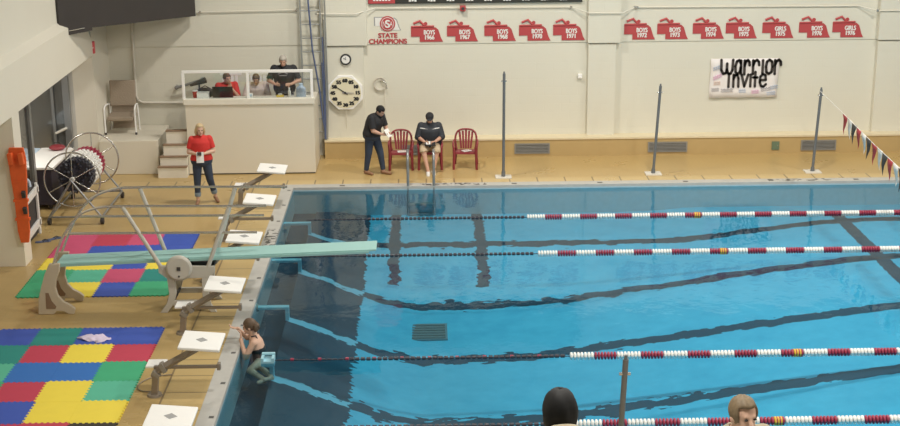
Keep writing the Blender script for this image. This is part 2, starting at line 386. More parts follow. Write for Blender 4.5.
# left: pillar, header beam with sloping top, upper wall, alcove
c = MB()
c.bx((-9.2, 24.5, 0), (-7.34, 24.95, 2.80))
c.bx((-7.9, 31.2, 0), (-7.42, WY, 3.7))
c.bx((-12, -2.3, 3.6), (-7.5, WY, 10.2))
c.bx((-9.3, 2, 0), (-9.2, 24.95, 2.95))
struct('wall_left', c, M['plaster'])
pts = [(-7.75, 2.80), (-7.33, 2.80), (-7.33, 3.70), (-7.5, 3.83)]
c = MB()
v0 = [(x, 2, z) for x, z in pts]; v1 = [(x, 31.2, z) for x, z in pts[:2]] + [(-7.33, 30.3, 3.70), (-7.5, 30.2, 3.83)]
c.add(v0+v1, [(0, 1, 2, 3), (7, 6, 5, 4), (0, 4, 5, 1), (1, 5, 6, 2), (2, 6, 7, 3), (3, 7, 4, 0)])
struct('trim_5', c, M['plaster'])
c = MB(); c.bx((-10.2, 24.9, 0), (-10, 31.3, 3)); c.bx((-10.2, 31.2, 0), (-7.9, 31.4, 2.95)); c.bx((-10.2, 24.6, 2.92), (-7.7, 31.4, 3.0)); c.bx((-10.2, 24.6, 0), (-7.8, 24.94, 2.95))
struct('wall_alcove', c, M['recess'])
# glazed screen in the alcove: panes and mullions
y0, y1 = 24.96, 27.6
fr = MB(); fr.bx((-7.99, y0, .08), (-7.93, y1, .14)); fr.bx((-7.99, y0, 2.72), (-7.93, y1, 2.8)); fr.bx((-8.01, y1, 0), (-7.91, y1+.14, 2.8))
win = fr.build('window_1', M['grey_metal']); win['kind'] = 'structure'
MB().bx((-7.965, y0, .14), (-7.955, y1, 2.72)).build('pane', M['dglass'], win)
fr = MB()
for x0, x1 in ((-9.0, -8.92), (-8.40, -8.34), (-8.13, -7.99)): fr.bx((x0, 31.08, 0), (x1, 31.2, 2.72))
fr.bx((-9.0, 31.08, 2.66), (-7.99, 31.2, 2.8))
dor = fr.build('door_1', M['grey_metal']); dor['kind'] = 'structure'
MB().bx((-8.92, 31.13, .1), (-8.4, 31.15, 2.66)).build('pane', M['dglass'], dor); MB().bx((-8.34, 31.13, .1), (-8.13, 31.15, 2.66)).build('pane', M['dglass'], dor)
MB().cyl((-8.34, 31.04, 1.0), (-8.08, 31.04, 1.12), .03, n=10).build('push_bar', M['white'], dor)
# low white bench in the corner (a built step), the booth platform
lb = MB().bx((-7.41, 31.12, 0), (-6.08, WY-.01, .79)).build('low_platform', M['booth'], bevel=.015); tag(lb, 'low cream platform in the far left corner under the beige chair', 'platform')
bt = thing('timing_booth', 'raised cream timing booth box with white railing by the ladder', 'booth', (-3.9, 31, 0))
def rel(mb, root):
    o = root.location; mb.v = [(x-o[0], y-o[1], z-o[2]) for x, y, z in mb.v]; return mb
c = MB(); c.bx((-5.38, 31, .03), (-2.5, 31.1, 1.62)); c.bx((-2.6, 31.1, .03), (-2.5, 32.4, 1.62)); c.bx((-5.38, 31.1, .03), (-5.28, 31.5, 1.62)); c.bx((-5.28, 31.1, .78), (-2.6, 32.4, .88))
rel(c, bt).build('body', M['booth'], bt)
c = MB(); c.bx((-5.36, 31.03, 0), (-2.52, 31.1, .03)); rel(c, bt).build('plinth', M['dark'], bt)
c = MB(); c.bx((-5.42, 30.97, 1.62), (-2.48, 31.12, 1.76)); rel(c, bt).build('sill', M['white_paint'], bt, .01)
c = MB(); c.bx((-5.26, 31.12, 1.66), (-2.6, 31.5, 1.72)); rel(c, bt).build('counter', M['seat_pale'], bt)
c = MB(); c.bx((-5.42, 31.0, 2.34), (-2.50, 31.06, 2.40))
for x in (-5.4, -3.96, -2.53): c.bx((x-.03, 31, 1.76), (x+.03, 31.06, 2.34))
rel(c, bt).build('railing', M['bright_white'], bt, .006)
for x0, x1 in ((-5.37, -3.99), (-3.93, -2.53)):
    c = MB().bx((x0, 31.025, 1.76), (x1, 31.035, 2.34)); rel(c, bt).build('glass_panel', M['glass'], bt)
# steps up to the booth
st = thing('steps', 'cream wooden steps with dark treads beside the booth', 'steps', (-5.72, 31, 0))
tops = [.26, .47, .72, 1.02]; fy = [30.75, 30.87, 30.98, 31.10]; lx = [-6.04, -6.0, -5.93, -5.87]
for i in range(4):
    c = MB().bx((lx[i], fy[i], 0 if i == 0 else tops[i-1]), (-5.39, 31.9 if i < 3 else 31.4, tops[i]-.02)); rel(c, st).build('riser', M['white_paint'], st)
    c = MB().bx((lx[i]-.01, fy[i]-.02, tops[i]-.02), (-5.385, fy[i]+.14, tops[i])); rel(c, st).build('tread', M['cuff_brown'], st)

# ================================================================ SCOREBOARD in the corner
A = Vector((-6.98, 29.55, 3.70)); B = Vector((-5.28, 32.55, 3.46))
sb = thing('scoreboard', 'big dark scoreboard hung across the upper left corner', 'scoreboard', ((A.x+B.x)/2, (A.y+B.y)/2, 3.5), math.atan2(B.y-A.y, B.x-A.x))
Ls = (Vector((B.x, B.y))-Vector((A.x, A.y))).length; hl = Ls/2
c = MB(); c.add([(-hl, 0, .11), (hl, 0, -.10), (hl, .25, -.10), (-hl, .25, .11), (-hl, 0, 2.4), (hl, 0, 2.4), (hl, .25, 2.4), (-hl, .25, 2.4)],
                [(0, 3, 2, 1), (4, 5, 6, 7), (0, 1, 5, 4), (1, 2, 6, 5), (2, 3, 7, 6), (3, 0, 4, 7)])
c.build('housing', M['score'], sb)
c = MB(); c.bx((-hl-.95, .0, .05), (-hl, .25, 2.4)); lab(c.build('end_cabinet', M['score'], sb), 'lower end cabinet nearest the left wall')
c = MB(); c.bx((-hl-.7, -.02, .13), (-hl-.25, .0, .145)); c.build('highlight_strip', M['steel'], sb)  # bright strip stands in for the highlight along the edge

# ================================================================ WALL FITTINGS
def pipe(name, pts, r, m, label, cat):
    o = thing(name, label, cat, pts[0]); c = MB().tube(pts, r, 8); rel(c, o).build('run', m, o)
    for p in (pts[0], pts[len(pts)//2], pts[-1]): rel(MB().box(p, (.05, .04, .05)), o).build('clip', M['steel'], o)
    return o
y_ = WY-.05
pipe('conduit', [(-7.4, y_, 3.44), (-5.2, y_, 3.47), (-2.95, y_, 3.5)], .011, M['white_paint'], 'thin conduit along the wall above the timing booth', 'pipe')
pipe('conduit', [(-2.5, y_-.16, 3.43), (-1.55, y_-.16, 3.42), (-1.12, y_, 3.52), (3.45, y_, 3.5), (3.86, y_-.16, 3.38), (4.66, y_-.16, 3.38), (4.95, y_, 3.48)], .011, M['white_paint'], 'thin conduit run over the first row of red state signs', 'pipe')
pipe('conduit', [(5.0, y_, 3.48), (10.2, y_, 3.46), (10.62, y_-.14, 3.36), (12.3, y_-.16, 3.36)], .011, M['white_paint'], 'thin conduit run over the second row of red state signs', 'pipe')
pipe('conduit', [(-6.8, y_, 3.4), (-6.82, y_, 1.52), (-6.78, y_, 1.40), (-6.66, y_, 1.34), (-5.42, y_, 1.33)], .028, M['seat_pale'], 'pale conduit bending down behind the beige corner chair', 'pipe')

def two(a, b): return list(zip(a, b))
# big octagonal pace clock
ck = thing('pace_clock', 'large octagonal pace clock with cream dial on the wall', 'clock', (-1.87, WY-.18, 1.56))
oc = [(.44*math.cos(R(22.5+45*k)), .44*math.sin(R(22.5+45*k))) for k in range(8)]
mx = Matrix.Translation((0, .06, 0)) @ Matrix.Rotation(math.pi/2, 4, 'X')
MB().prism(oc, .1, mx).build('case', M['bright_white'], ck, .012)
mxd = Matrix.Translation((0, -.04, 0)) @ Matrix.Rotation(math.pi/2, 4, 'X')
MB().prism(disc(0, 0, .375, 40), .008, mxd).build('dial', M['clock_face'], ck)
mxt = Matrix.Translation((0, -.05, 0)) @ Matrix.Rotation(math.pi/2, 4, 'X')
for k in range(12):
    a = R(90-30*k); s = ('60', '05', '10', '15', '20', '25', '30', '35', '40', '45', '50', '55')[k]
    text(s, .115, M['black'], 'numeral', ck, mxt @ Matrix.Translation((.292*math.cos(a), .292*math.sin(a)-.04, 0)), .006)
def hand(a, l, wd, z, m, name):
    MB().prism([(-.07, -wd), (l, -wd*.5), (l, wd*.5), (-.07, wd)], .006, Matrix.Translation((0, -.055-z, 0)) @ Matrix.Rotation(math.pi/2, 4, 'X') @ Matrix.Rotation(R(a), 4, 'Z')).build(name, m, ck)
hand(146, .27, .014, 0, M['black'], 'hand'); hand(-2, .21, .014, .008, M['marker_grey'], 'hand')
MB().prism(disc(0, 0, .025), .02, mxt).build('hub', M['black'], ck)
MB().tube([(-.0, .0, -.43), (.01, .05, -.8), (0, .1, -1.12)], .008, 6).build('cord', M['seat_pale'], ck)
# small round wall clock
wc = thing('wall_clock', 'small round wall clock with black rim above the pace clock', 'clock', (-1.84, WY-.16, 2.34))
MB().prism(disc(0, 0, .13, 32), .05, Matrix.Translation((0, .04, 0)) @ Matrix.Rotation(math.pi/2, 4, 'X')).build('rim', M['black'], wc, .01)
MB().prism(disc(0, 0, .095, 32), .006, Matrix.Translation((0, -.01, 0)) @ Matrix.Rotation(math.pi/2, 4, 'X')).build('dial', M['paper'], wc)
c = MB(); c.box((-.02, -.02, .015), (.07, .006, .012), (0, R(30), 0)); c.box((.0, -.02, .03), (.008, .006, .07)); c.build('hand', M['black'], wc)
# ladder on the wall
ld = thing('wall_ladder', 'grey fixed wall ladder between the booth and the pace clock', 'ladder', (-2.6, 32.5, .4))
for x in (-2.86, -2.40):
    c = MB().bx((x-.016, 32.50, .45), (x+.016, 32.58, 6)); rel(c, ld).build('rail', M['ladder_metal'], ld)
for k in range(14):
    z = .62+.32*k
    c = MB().cyl((-2.86, 32.54, z), (-2.40, 32.54, z), .014, n=8); rel(c, ld).build('rung', M['ladder_metal'], ld)
hs = thing('rope', 'dark blue rope slanting down along the wall ladder', 'rope', (-2.66, 32.42, 2.5))
c = MB().tube([(-2.68, 32.45, 6), (-2.66, 32.45, 3.7), (-2.6, 32.45, 2.6), (-2.46, 32.45, 1.6), (-2.40, 32.44, .9), (-2.34, 32.44, .46)], .02, 8); rel(c, hs).build('strand', M['hose_blue'], hs)
hs = thing('hose', 'blue grey hose bundle hanging beside the wall ladder', 'hose', (-2.36, 32.45, .45))
for dx, zt in ((0, 2.9), (.04, 3.3), (-.03, 2.3), (.07, 6)):
    c = MB().tube([(-2.36+dx, 32.46, zt), (-2.34+dx, 32.45, 1.5), (-2.35+dx*.6, 32.42, .47)], .016, 8); rel(c, hs).build('strand', M['ladder_metal'] if dx > .02 else M['hose_blue'], hs)
# hook with a coil of cable
hk = thing('cable_hook', 'small wall hook with a coil of pale cable above the standing man', 'hook', (-1.05, WY-.04, 1.7))
c = MB()
for q in range(3):
    c.tube([((.12+.015*q)*math.cos(t), -.01*q, .03+(.12+.015*q)*math.sin(t)) for t in np.linspace(.3, 5.6, 22)], .008, 6, True)
c.build('coil', M['seat_pale'], hk)
MB().tube([(0, .03, .1), (.06, -.04, .12), (.14, -.04, .04), (.16, -.04, -.08)], .016, 8).build('hook_arm', M['steel'], hk)
MB().tube([(.1, 0, 0), (.11, .01, -.5), (.1, .02, -1.2)], .007, 6).build('cord', M['seat_pale'], hk)
al = thing('fire_alarm', 'small red fire alarm box on the conduit above the state signs', 'alarm', (.92, WY-.08, 3.5))
MB().box((0, 0, 0), (.13, .09, .13)).build('case', M['sign_red'], al, .01); MB().prism(disc(0, 0, .035), .02, Matrix.Translation((0, -.04, 0)) @ Matrix.Rotation(math.pi/2, 4, 'X')).build('strobe', M['dark'], al)
jb = thing('sensor_box', 'tiny white sensor box on the wall left of the middle pilaster', 'box', (3.69, WY-.04, 1.86))
MB().box((0, 0, 0), (.1, .07, .11)).build('case', M['bright_white'], jb, .01); MB().box((0, -.04, -.02), (.03, .02, .03)).build('lens', M['white'], jb)

# ---- emblem and the state signs
em = thing('state_champions_sign', 'painted emblem reading state champions with a red ring on a white state outline', 'sign', (-.845, WY-.03, 2.7))
neb = [(0, .8), (.95, .8), (1.05, .74), (1.2, .74), (1.33, .62), (1.40, .40), (1.46, .2), (1.56, 0), (.42, 0), (.42, .27), (0, .27)]
def nebpoly(wd, ht): return [(x/1.56*wd-wd/2, y/.8*ht) for x, y in neb]
mw_ = Matrix.Rotation(math.pi/2, 4, 'X')
MB().prism([(x*1.06, y*1.07-.01) for x, y in nebpoly(.60, .30)], .006, Matrix.Translation((0, .02, .30)) @ mw_).build('outline', M['logo_grey'], em)
MB().prism(nebpoly(.58, .29), .008, Matrix.Translation((0, .018, .30)) @ mw_).build('state_shape', M['logo_white'], em)
MB().prism(disc(.0, .16, .18, 36), .008, Matrix.Translation((0, .01, .29)) @ mw_).build('ring', M['sign_red'], em)
c = MB(); c.prism(disc(.0, .16, .15, 36), .004, Matrix.Translation((0, .0, .29)) @ mw_); c.build('ring_field', M['logo_white'], em)
c = MB(); c.prism(disc(.0, .16, .138, 36), .004, Matrix.Translation((0, -.004, .29)) @ mw_); c.build('ring_centre', M['sign_red'], em)
text('S', .25, M['logo_white'], 'letter', em, Matrix.Translation((.0, -.012, .363)) @ mw_, .006)
text('N', .17, M['logo_white'], 'letter', em, Matrix.Translation((-.08, -.010, .39)) @ mw_, .0, xs=.6)
text('A', .17, M['logo_white'], 'letter', em, Matrix.Translation((.085, -.010, .39)) @ mw_, .0, xs=.6)
text('STATE', .15, M['sign_red'], 'lettering', em, Matrix.Translation((.0, .01, .125)) @ mw_, .004, xs=1.05)
text('CHAMPIONS', .16, M['sign_red'], 'lettering', em, Matrix.Translation((0, .01, -.02)) @ mw_, .004, xs=.98)
signs = [('BOYS', '1966'), ('BOYS', '1967'), ('BOYS', '1968'), ('BOYS', '1970'), ('BOYS', '1971'), ('BOYS', '1972'), ('BOYS', '1973'), ('BOYS', '1974'), ('BOYS', '1975'), ('GIRLS', '1975'), ('BOYS', '1976'), ('GIRLS', '1976')]
lefts = [411, 447, 484.3, 519, 553, 624, 657, 692.5, 725.5, 762, 798.5, 832]
rights = [443, 478, 516, 550.5, 585, 655, 688, 724, 757, 793.5, 830, 863]
def wx(px): # X on the far wall plane at about z=3
    d = RT2*((px-450)/FPX) - UP2*((32-213)/FPX) + FWD; return d.x/d.y*WY
sg0 = MB()
for (a, b), l, r in zip(signs, lefts, rights):
    x0, x1 = wx(l), wx(r); wd = x1-x0
    s = thing('state_sign', 'red state shaped sign with a swimmer silhouette reading %s %s' % (a.lower(), b), 'sign', ((x0+x1)/2, WY-.03, 2.715), 0, 'red state signs on the far wall')
    MB().prism(nebpoly(wd, .365), .012, Matrix.Translation((0, .015, 0)) @ mw_).build('state_shape', M['sign_red'], s)
    c = MB()   # swimmer: bent arm, head, trunk line
    c.tube([(-wd*.42, .005, .43), (-wd*.22, .005, .49), (-wd*.08, .005, .38)], .028, 6)
    c.tube([(-wd*.48, .005, .355), (.22*wd, .005, .365)], .022, 6)
    c.prism(disc(-.04*wd, .425, .042, 16), .012, Matrix.Translation((0, .013, 0)) @ mw_); c.build('swimmer', M['sign_red'], s)
    text(a, .145, M['logo_white'], 'lettering', s, Matrix.Translation((.03*wd+.03, .0, .175)) @ mw_, .004, xs=.74 if a == 'BOYS' else .72)
    text(b, .145, M['logo_white'], 'numerals', s, Matrix.Translation((.03*wd+.03, .0, .055)) @ mw_, .004, xs=.82)
# record board at the top of the frame
rb = thing('record_board', 'black record board with red heading panel at the top of the far wall', 'board', (1.21, WY-.05, 3.62))
c = MB().bx((-2.5, -.02, 0), (2.5, .05, 1.3)); c.build('panel', M['record_black'], rb, .0)
MB().bx((-2.49, -.03, .01), (-1.87, -.02, .5)).build('heading', M['sign_red'], rb)
random.seed(8)
for k in range(9):
    x = -1.55+k*.44; c = MB()
    for q in range(3): c.bx((x+q*.065, -.03, .045+.01*random.random()), (x+q*.065+.05, -.022, .10))
    c.build('entry', M['logo_white'], rb)
c = MB()
for q in range(6): c.bx((-2.38+q*.07, -.038, .07), (-2.33+q*.07, -.03, .115))
c.build('heading_lettering', M['logo_white'], rb)

# ---- handmade banner
bn = thing('banner', 'handmade paper banner reading warrior invite with coloured notes', 'banner', (7.6, WY-.02, 1.77))
rows, cols = 6, 14; vs = []; W2, H2 = .81, .47
for j in range(rows+1):
    for i in range(cols+1):
        x = -W2+2*W2*i/cols; z = H2-2*H2*j/rows
        vs.append((x+.01*math.sin(j), -.012-.008*math.sin(i*1.3+j)-(.02 if j == rows else 0), z))
fs = [(j*(cols+1)+i, j*(cols+1)+i+1, (j+1)*(cols+1)+i+1, (j+1)*(cols+1)+i) for j in range(rows) for i in range(cols)]
pb = MB().add(vs, fs, True).build('paper', M['banner_paper'], bn); md = pb.modifiers.new('s', 'SOLIDIFY'); md.thickness = .003; md.offset = 1
GL = {  # strokes in a cell of width 1, height 1 (x-height letters drawn tall)
 'w': [[(0, 1), (.03, .3), (.2, .05), (.42, .1), (.5, .35), (.5, .75)], [(.5, .35), (.6, .08), (.82, .05), (.97, .3), (1, 1)]],
 'a': [[(.85, .75), (.6, .98), (.25, .9), (.05, .55), (.12, .15), (.4, .02), (.75, .18), (.85, .5)], [(.87, .95), (.9, .05)]],
 'r': [[(.1, .95), (.12, .0)], [(.12, .6), (.3, .88), (.6, .98), (.85, .85), (.9, .62)]],
 'i': [[(.5, .95), (.5, .02)]],
 'o': [[(.5, .98), (.15, .85), (.05, .5), (.15, .12), (.5, .02), (.85, .14), (.95, .5), (.85, .86), (.5, .98)]],
 'n': [[(.1, .95), (.12, .0)], [(.12, .6), (.35, .92), (.65, .92), (.85, .65), (.88, 0)]],
 'v': [[(.05, .95), (.45, .02), (.92, .95)]],
 't': [[(.5, 1.15), (.5, .02)], [(.1, .72), (.9, .72)]],
 'e': [[(.1, .5), (.88, .52), (.8, .88), (.45, .97), (.1, .78), (.05, .35), (.25, .04), (.6, .0), (.92, .18)]],
 'I': [[(.5, 1.0), (.5, 0)]]}
def letter(ch, x, z, wd, ht, th):
    c = MB(); y0 = -.028
    for k, stroke in enumerate(GL[ch]):
        P_ = [(x+p*wd, z+q*ht) for p, q in stroke]
        for (x0, z0), (x1, z1) in zip(P_, P_[1:]):
            L = math.hypot(x1-x0, z1-z0)
            c.box(((x0+x1)/2, y0, (z0+z1)/2), (L, .008, th), (0, -math.atan2(z1-z0, x1-x0), 0))
        for (px, pz) in P_: c.prism(disc(px, pz, th/2, 12), .008, Matrix.Translation((0, y0+.004, 0)) @ mw_)
    return c
def word(s, xs, z, wds, ht, th):
    for ch, x, wd in zip(s, xs, wds): letter(ch, x, z, wd, ht, th).build('letter', M['marker_black'], bn)
word('warrior', [-.56, -.23, -.02, .18, .40, .50, .70], .09, [.28, .16, .15, .18, .06, .17, .18], .35, .062)
word('Invite', [-.40, -.27, -.07, .13, .20, .37], -.21, [.07, .16, .18, .05, .13, .17], .31, .058)
notes = [(-.67, .27, 'marker_blue', .16, 20), (-.64, .06, 'marker_pink', .2, 25), (-.64, -.09, 'marker_peach', .15, 5), (-.68, -.25, 'marker_grey', .17, 3), (-.40, -.27, 'marker_grey', .28, 2), (-.03, -.29, 'marker_blue', .16, 0), (.28, -.31, 'marker_pink', .17, 5), (.53, -.25, 'marker_grey', .22, 8), (.73, -.20, 'marker_blue', .18, 10), (.66, -.35, 'marker_blue', .2, 5)]
for x, z, m, wd, an in notes:
    c = MB()
    for r_ in range(2):
        n = 7
        c.tube([(x+(q/n-.5)*wd, -.03, z-r_*.05+.018*(-1)**q+math.tan(R(an))*(q/n-.5)*wd) for q in range(n+1)], .008, 5)
    c.build('scribble', M[m], bn)

# vents in the bench front
def vent(x0, x1, label):
    v = thing('vent_grille', label, 'vent', ((x0+x1)/2, 32.34, .2), 0, 'vent grilles in the bench front'); w_ = (x1-x0)/2
    c = MB(); c.bx((-w_, -.015, .1), (w_, 0, .125)); c.bx((-w_, -.015, -.125), (w_, 0, -.1)); c.bx((-w_, -.015, -.1), (-w_+.03, 0, .1)); c.bx((w_-.03, -.015, -.1), (w_, 0, .1)); c.build('frame', M['vent'], v)
    MB().bx((-w_+.03, -.002, -.1), (w_-.03, .006, .1)).build('backing', M['vent_dark'], v)
    for k in range(6): MB().box((0, -.008, -.085+k*.034), (2*w_-.06, .014, .012), (R(35), 0, 0)).build('slat', M['vent'], v)
vent(-.55, .35, 'grey vent grille in the tan bench behind the seated man'); vent(2.12, 2.96, 'grey vent grille in the tan bench right of the third flag free pole'.replace('third flag free pole', 'upright pole near the red chairs'))
vent(5.30, 6.24, 'grey vent grille in the tan bench behind the middle leaning pole'); vent(8.96, 9.8, 'grey vent grille in the tan bench behind the pole holding the pennants')
gp = thing('access_plate', 'small dark green plate in the tan bench left of the last grille', 'plate', (8.35, 32.34, .2)); MB().bx((-.09, -.012, -.1), (.09, .004, .1)).build('cover', M['greenplate'], gp)
MB().cyl((.05, -.02, 0), (.05, -.012, 0), .012, n=10).build('lock', M['steel'], gp)

# ================================================================ POLES, LADDER RAILS, PENNANTS
def pole(bx_, by, top, label, h=None):
    p = thing('stanchion_pole', label, 'pole', (bx_, by, 0), 0, 'stanchion poles'); t = Vector(top)-Vector((bx_, by, 0))
    MB().box((0, 0, .012), (.36, .3, .024)).build('base_plate', M['seat_pale'], p)
    MB().cyl((0, 0, .0), t*.06, .05, .042, 14).build('socket', M['pole_metal'], p)
    MB().tube([(0, 0, .01), t], .032, 12).build('post', M['pole_metal'], p)
    MB().cyl(t*.93+Vector((-.06, 0, 0)), t*.93+Vector((.06, 0, 0)), .018, n=10).build('eye_bolt', M['steel'], p)
    MB().cyl(t, t+Vector((0, 0, .05)), .022, .016, 10).build('cap', M['pole_metal'], p)
    return p
pole(1.75, 30.45, (1.76, 30.45, 2.36), 'upright grey pole on far deck right of the red chairs')
pole(5.15, 30.58, (5.25, 30.58, 2.02), 'grey pole leaning right on the far deck, between the vent grilles')
pole(8.77, 30.58, (8.85, 30.58, 1.9), 'grey leaning pole on far deck that holds the pennant string')
pole(2.02, 13.86, (2.11, 13.86, 2.36), 'near grey pole rising from the bottom edge beside the dark haired head')
def z_str(y): return float(np.interp(y, [13.9, 19, 22, 25, 26.5, 28.5, 30.58], [1.9, 1.42, 1.40, 1.50, 1.58, 1.73, 1.87]))
pn = thing('pennant_string', 'string of red white and black pennants over the pool at right', 'pennants', (8.82, 30.58, 1.87))
c = MB().tube([(8.82, y, z_str(y)) for y in np.linspace(30.58, 14, 30)], .006, 5); rel(c, pn).build('string', M['flag_white'], pn)
for k in range(24):
    y = 28.62-.335*k; z = z_str(y); m = ('flag_red', 'flag_white', 'flag_black')[k % 3]; sw = .03*math.sin(k*2.1)
    vs = []
    for q in range(5):
        t = q/4; hw = .165*(1-t)
        for e in (-1, 1): vs.append((8.82+sw*t+.012*math.sin(t*6+k), y+e*hw, z-.42*t))
    fs = [(2*q, 2*q+1, 2*q+3, 2*q+2) for q in range(4)]
    c = MB().add(vs, fs, True); o = rel(c, pn).build('pennant', M[m], pn); md = o.modifiers.new('s', 'SOLIDIFY'); md.thickness = .003
    o['label'] = m.split('_')[1]+' pennant'
lr = thing('pool_ladder', 'grey pool ladder handrails at the far edge before the seated man', 'ladder', (-.1, 30.0, 0))
for x in (-.39, .18):
    c = MB().tube([(x, 30.12, 0), (x, 30.12, .55), (x, 30.08, .7), (x, 29.98, .76), (x, 29.85, .7), (x, 29.8, .55), (x, 29.78, 0), (x, 29.72, -.7)], .03, 10); rel(c, lr).build('handrail', M['grey_metal'], lr)
for z in (-.4, -.62):
    c = MB().bx((-.39, 29.66, z-.02), (.18, 29.74, z+.02)); rel(c, lr).build('step', M['grey_metal'], lr)

# ================================================================ LANE ROPES
def teeth(mb, x0, x1, y, r, n):
    step = (x1-x0)/n
    for k in range(n):
        a = x0+step*k
        mb.tube([(a, y, 0), (a+step*.18, y, 0), (a+step*.62, y, 0), (a+step*.8, y, 0)], [r*.55, r, r, r*.55], 10)
def lane_rope(y, start, label, mk, dots=None):
    o = thing('lane_rope', label, 'lane rope', (start, y, WZ), 0, 'lane ropes')
    MB().tube([(-2.45-start, 0, -.0), (14-start, 0, 0)], .008, 6).build('cable', M['rope_dark'], o)
    # thin dark floats over the diving end
    k = -2.3
    mb = MB(); n = int((start+2.3)/.085)
    for q in range(n):
        a = -2.3+q*.085-start; mb.tube([(a, 0, .005), (a+.06, 0, .005)], [.03, .03] if a+start > -1.2 else [.014, .014], 8)
    mb.build('dark_float_row', M['rope_dark'], o)
    if dots:
        for q in range(12):
            a = -2.1+q*.42-start
            if a > -.2: break
            MB().tube([(a, 0, .012), (a+.05, 0, .012)], [.024, .024], 8).build('red_float', M['rope_red'], o)
    x = start; i = 0
    while x < 13.6:
        wd = .375 if i % 2 == 0 else .345
        mb = MB(); teeth(mb, x-start, x-start+wd, 0, .062, 7); 
        b = mb.build('float_band', M['rope_white'] if i % 2 == 0 else M['rope_red'], o); b['label'] = ('white' if i % 2 == 0 else 'maroon')+' float band'
        if i % 2 == 1 and abs(x+wd/2-mk) < .36:
            mb = MB(); teeth(mb, x-start+wd*.55, x-start+wd*.9, 0, .066, 3); lab(mb.build('marker_float', M['rope_yellow'], o), 'yellow marker float')
        x += wd; i += 1
    anchor(o, -start, 0, 0, y == ROPES[3])
def anchor(o, ox, oy, oz, big=False):
    a = MB(); a.bx(((-2.5 if big else -2.91)+ox, oy-.06, oz-.09), (-2.36+ox, oy+.06, oz-.05)); a.bx((-2.42+ox, oy-.06, oz-.32), (-2.36+ox, oy+.06, oz-.09)); a.build('anchor_arm', M['anchor_blue'], o)
    if big:
        a = MB(); a.bx((-2.54+ox, oy-.12, oz-.05), (-2.34+ox, oy+.10, oz+.03)); a.bx((-2.54+ox, oy-.12, oz+.03), (-2.50+ox, oy+.10, oz+.08)); a.bx((-2.38+ox, oy-.12, oz+.03), (-2.34+ox, oy+.10, oz+.08)); a.bx((-2.54+ox, oy+.04, oz+.07), (-2.34+ox, oy+.10, oz+.10)); a.build('anchor_block', M['anchor_blue'], o)
lane_rope(ROPES[0], 2.07, 'red and white lane rope nearest the far wall', 5.35)
lane_rope(ROPES[1], 2.10, 'red and white lane rope second from the far wall, level with the board tip', 5.41)
lane_rope(ROPES[3], 2.18, 'red and white lane rope third from the far wall, reaching the swimmer', 5.58, True)
lane_rope(ROPES[4], 2.0, 'nearest red and white lane rope along the bottom edge', 4.81)
la = thing('lane_anchor', 'pale blue lane anchor bracket on the left wall with no rope', 'bracket', (-2.91, ROPES[2], WZ)); anchor(la, 2.91, 0, 0); MB().cyl((.0, 0, -.07), (.03, 0, -.07), .07, n=14).build('wall_flange', M['steel'], la)
# drain grate on the pool bottom
dx, dy = .02, 23.86; dz = pool_z(dx, dy)
dr = thing('main_drain', 'dark square drain grate on the pool bottom', 'drain', (dx, dy, dz+.01))
MB().bx((-.34, -.4, -.01), (.34, .4, .012)).build('frame', M['grey_metal'], dr)
for k in range(6): MB().bx((-.30, -.35+k*.125, .012), (.30, -.28+k*.125, .022)).build('bar', M['vent_dark'], dr)

# ================================================================ STARTING BLOCKS
def block():
    b = thing('starting_block', '', 'starting block', (0, 0, 0), 0, 'starting blocks along the left edge')
    # deck foot, short post, leaning arm
    MB().tube([(-.70, -.08, 0), (-.70, -.08, .03)], [.11, .10], 16).build('foot', M['block_metal'], b)
    MB().box((-.685, -.07, .16), (.09, .10, .30), (0, R(6), 0)).build('post', M['block_metal'], b, .01)
    c = MB(); c.tube([(-.70, -.07, .27), (-.60, -.06, .40), (.02, 0, .73)], [.055, .055, .05], 4, smooth=False); c.build('arm', M['block_metal'], b)
    c = MB(); c.box((-.56, -.055, .42), (.06, .13, .14), (0, R(-28), 0)); c.box((-.66, -.065, .33), (.06, .13, .12), (0, R(-50), 0)); c.build('clamp', M['slip'], b)
    # footstep and its crossbar with end cap
    MB().bx((-.70, -.04, .385), (.24, .01, .43)).build('crossbar', M['block_metal'], b, .008)
    MB().bx((.20, -.06, .36), (.25, .03, .46)).build('end_cap', M['block_metal'], b, .008)
    MB().box((-.68, .10, .415), (.27, .27, .03)).build('footstep', M['bright_white'], b, .006)
    # platform, sloping to the water
    pm = Matrix.Translation((0, 0, .785)) @ Matrix.Rotation(R(5), 4, 'Y')
    c = MB(); c.box((0, 0, 0), (.585, .66, .045)); c.v = [tuple(pm @ Vector(p)) for p in c.v]; p = c.build('platform', M['bright_white'], b, .012)
    c = MB(); c.prism([(-.085, 0), (0, -.085), (.085, 0), (0, .085)], .003, pm @ Matrix.Translation((0, 0, .0225))); c.build('diamond_mark', M['logo_grey'], p)
    c = MB(); c.box((0, 0, -.05), (.3, .3, .04)); c.v = [tuple(pm @ Vector(p_)) for p_ in c.v]; c.build('bracket', M['block_metal'], b)
    return b
names = ['white topped starting block farthest away, in front of the booth', 'white topped starting block second from the far end, behind the springboard', 'white topped starting block just behind the springboard',
         'white topped starting block just in front of the springboard', 'white topped starting block beside the swimmer at the wall', 'white topped starting block nearest, cut by the bottom edge']
BY = [28.42, 26.03, 23.58, 21.05, 18.60, 16.02]
b0 = block(); b0.location = (-3.2, BY[0], 0); b0['label'] = names[0]
for y, n in zip(BY[1:], names[1:]): dup(b0, (-3.2, y, 0), 0, n)
# hose loop lying behind the near block
lp = thing('cable_loop', 'thin cable loop lying on the deck by the block beside the swimmer', 'cable', (-4.0, 18.75, 0))
MB().tube(curve([(.16, -.12, .012), (-.12, -.08, .012), (-.2, .15, .012), (-.05, .42, .012), (.22, .5, .014)], 6), .009, 6).build('strand', M['block_metal'], lp)

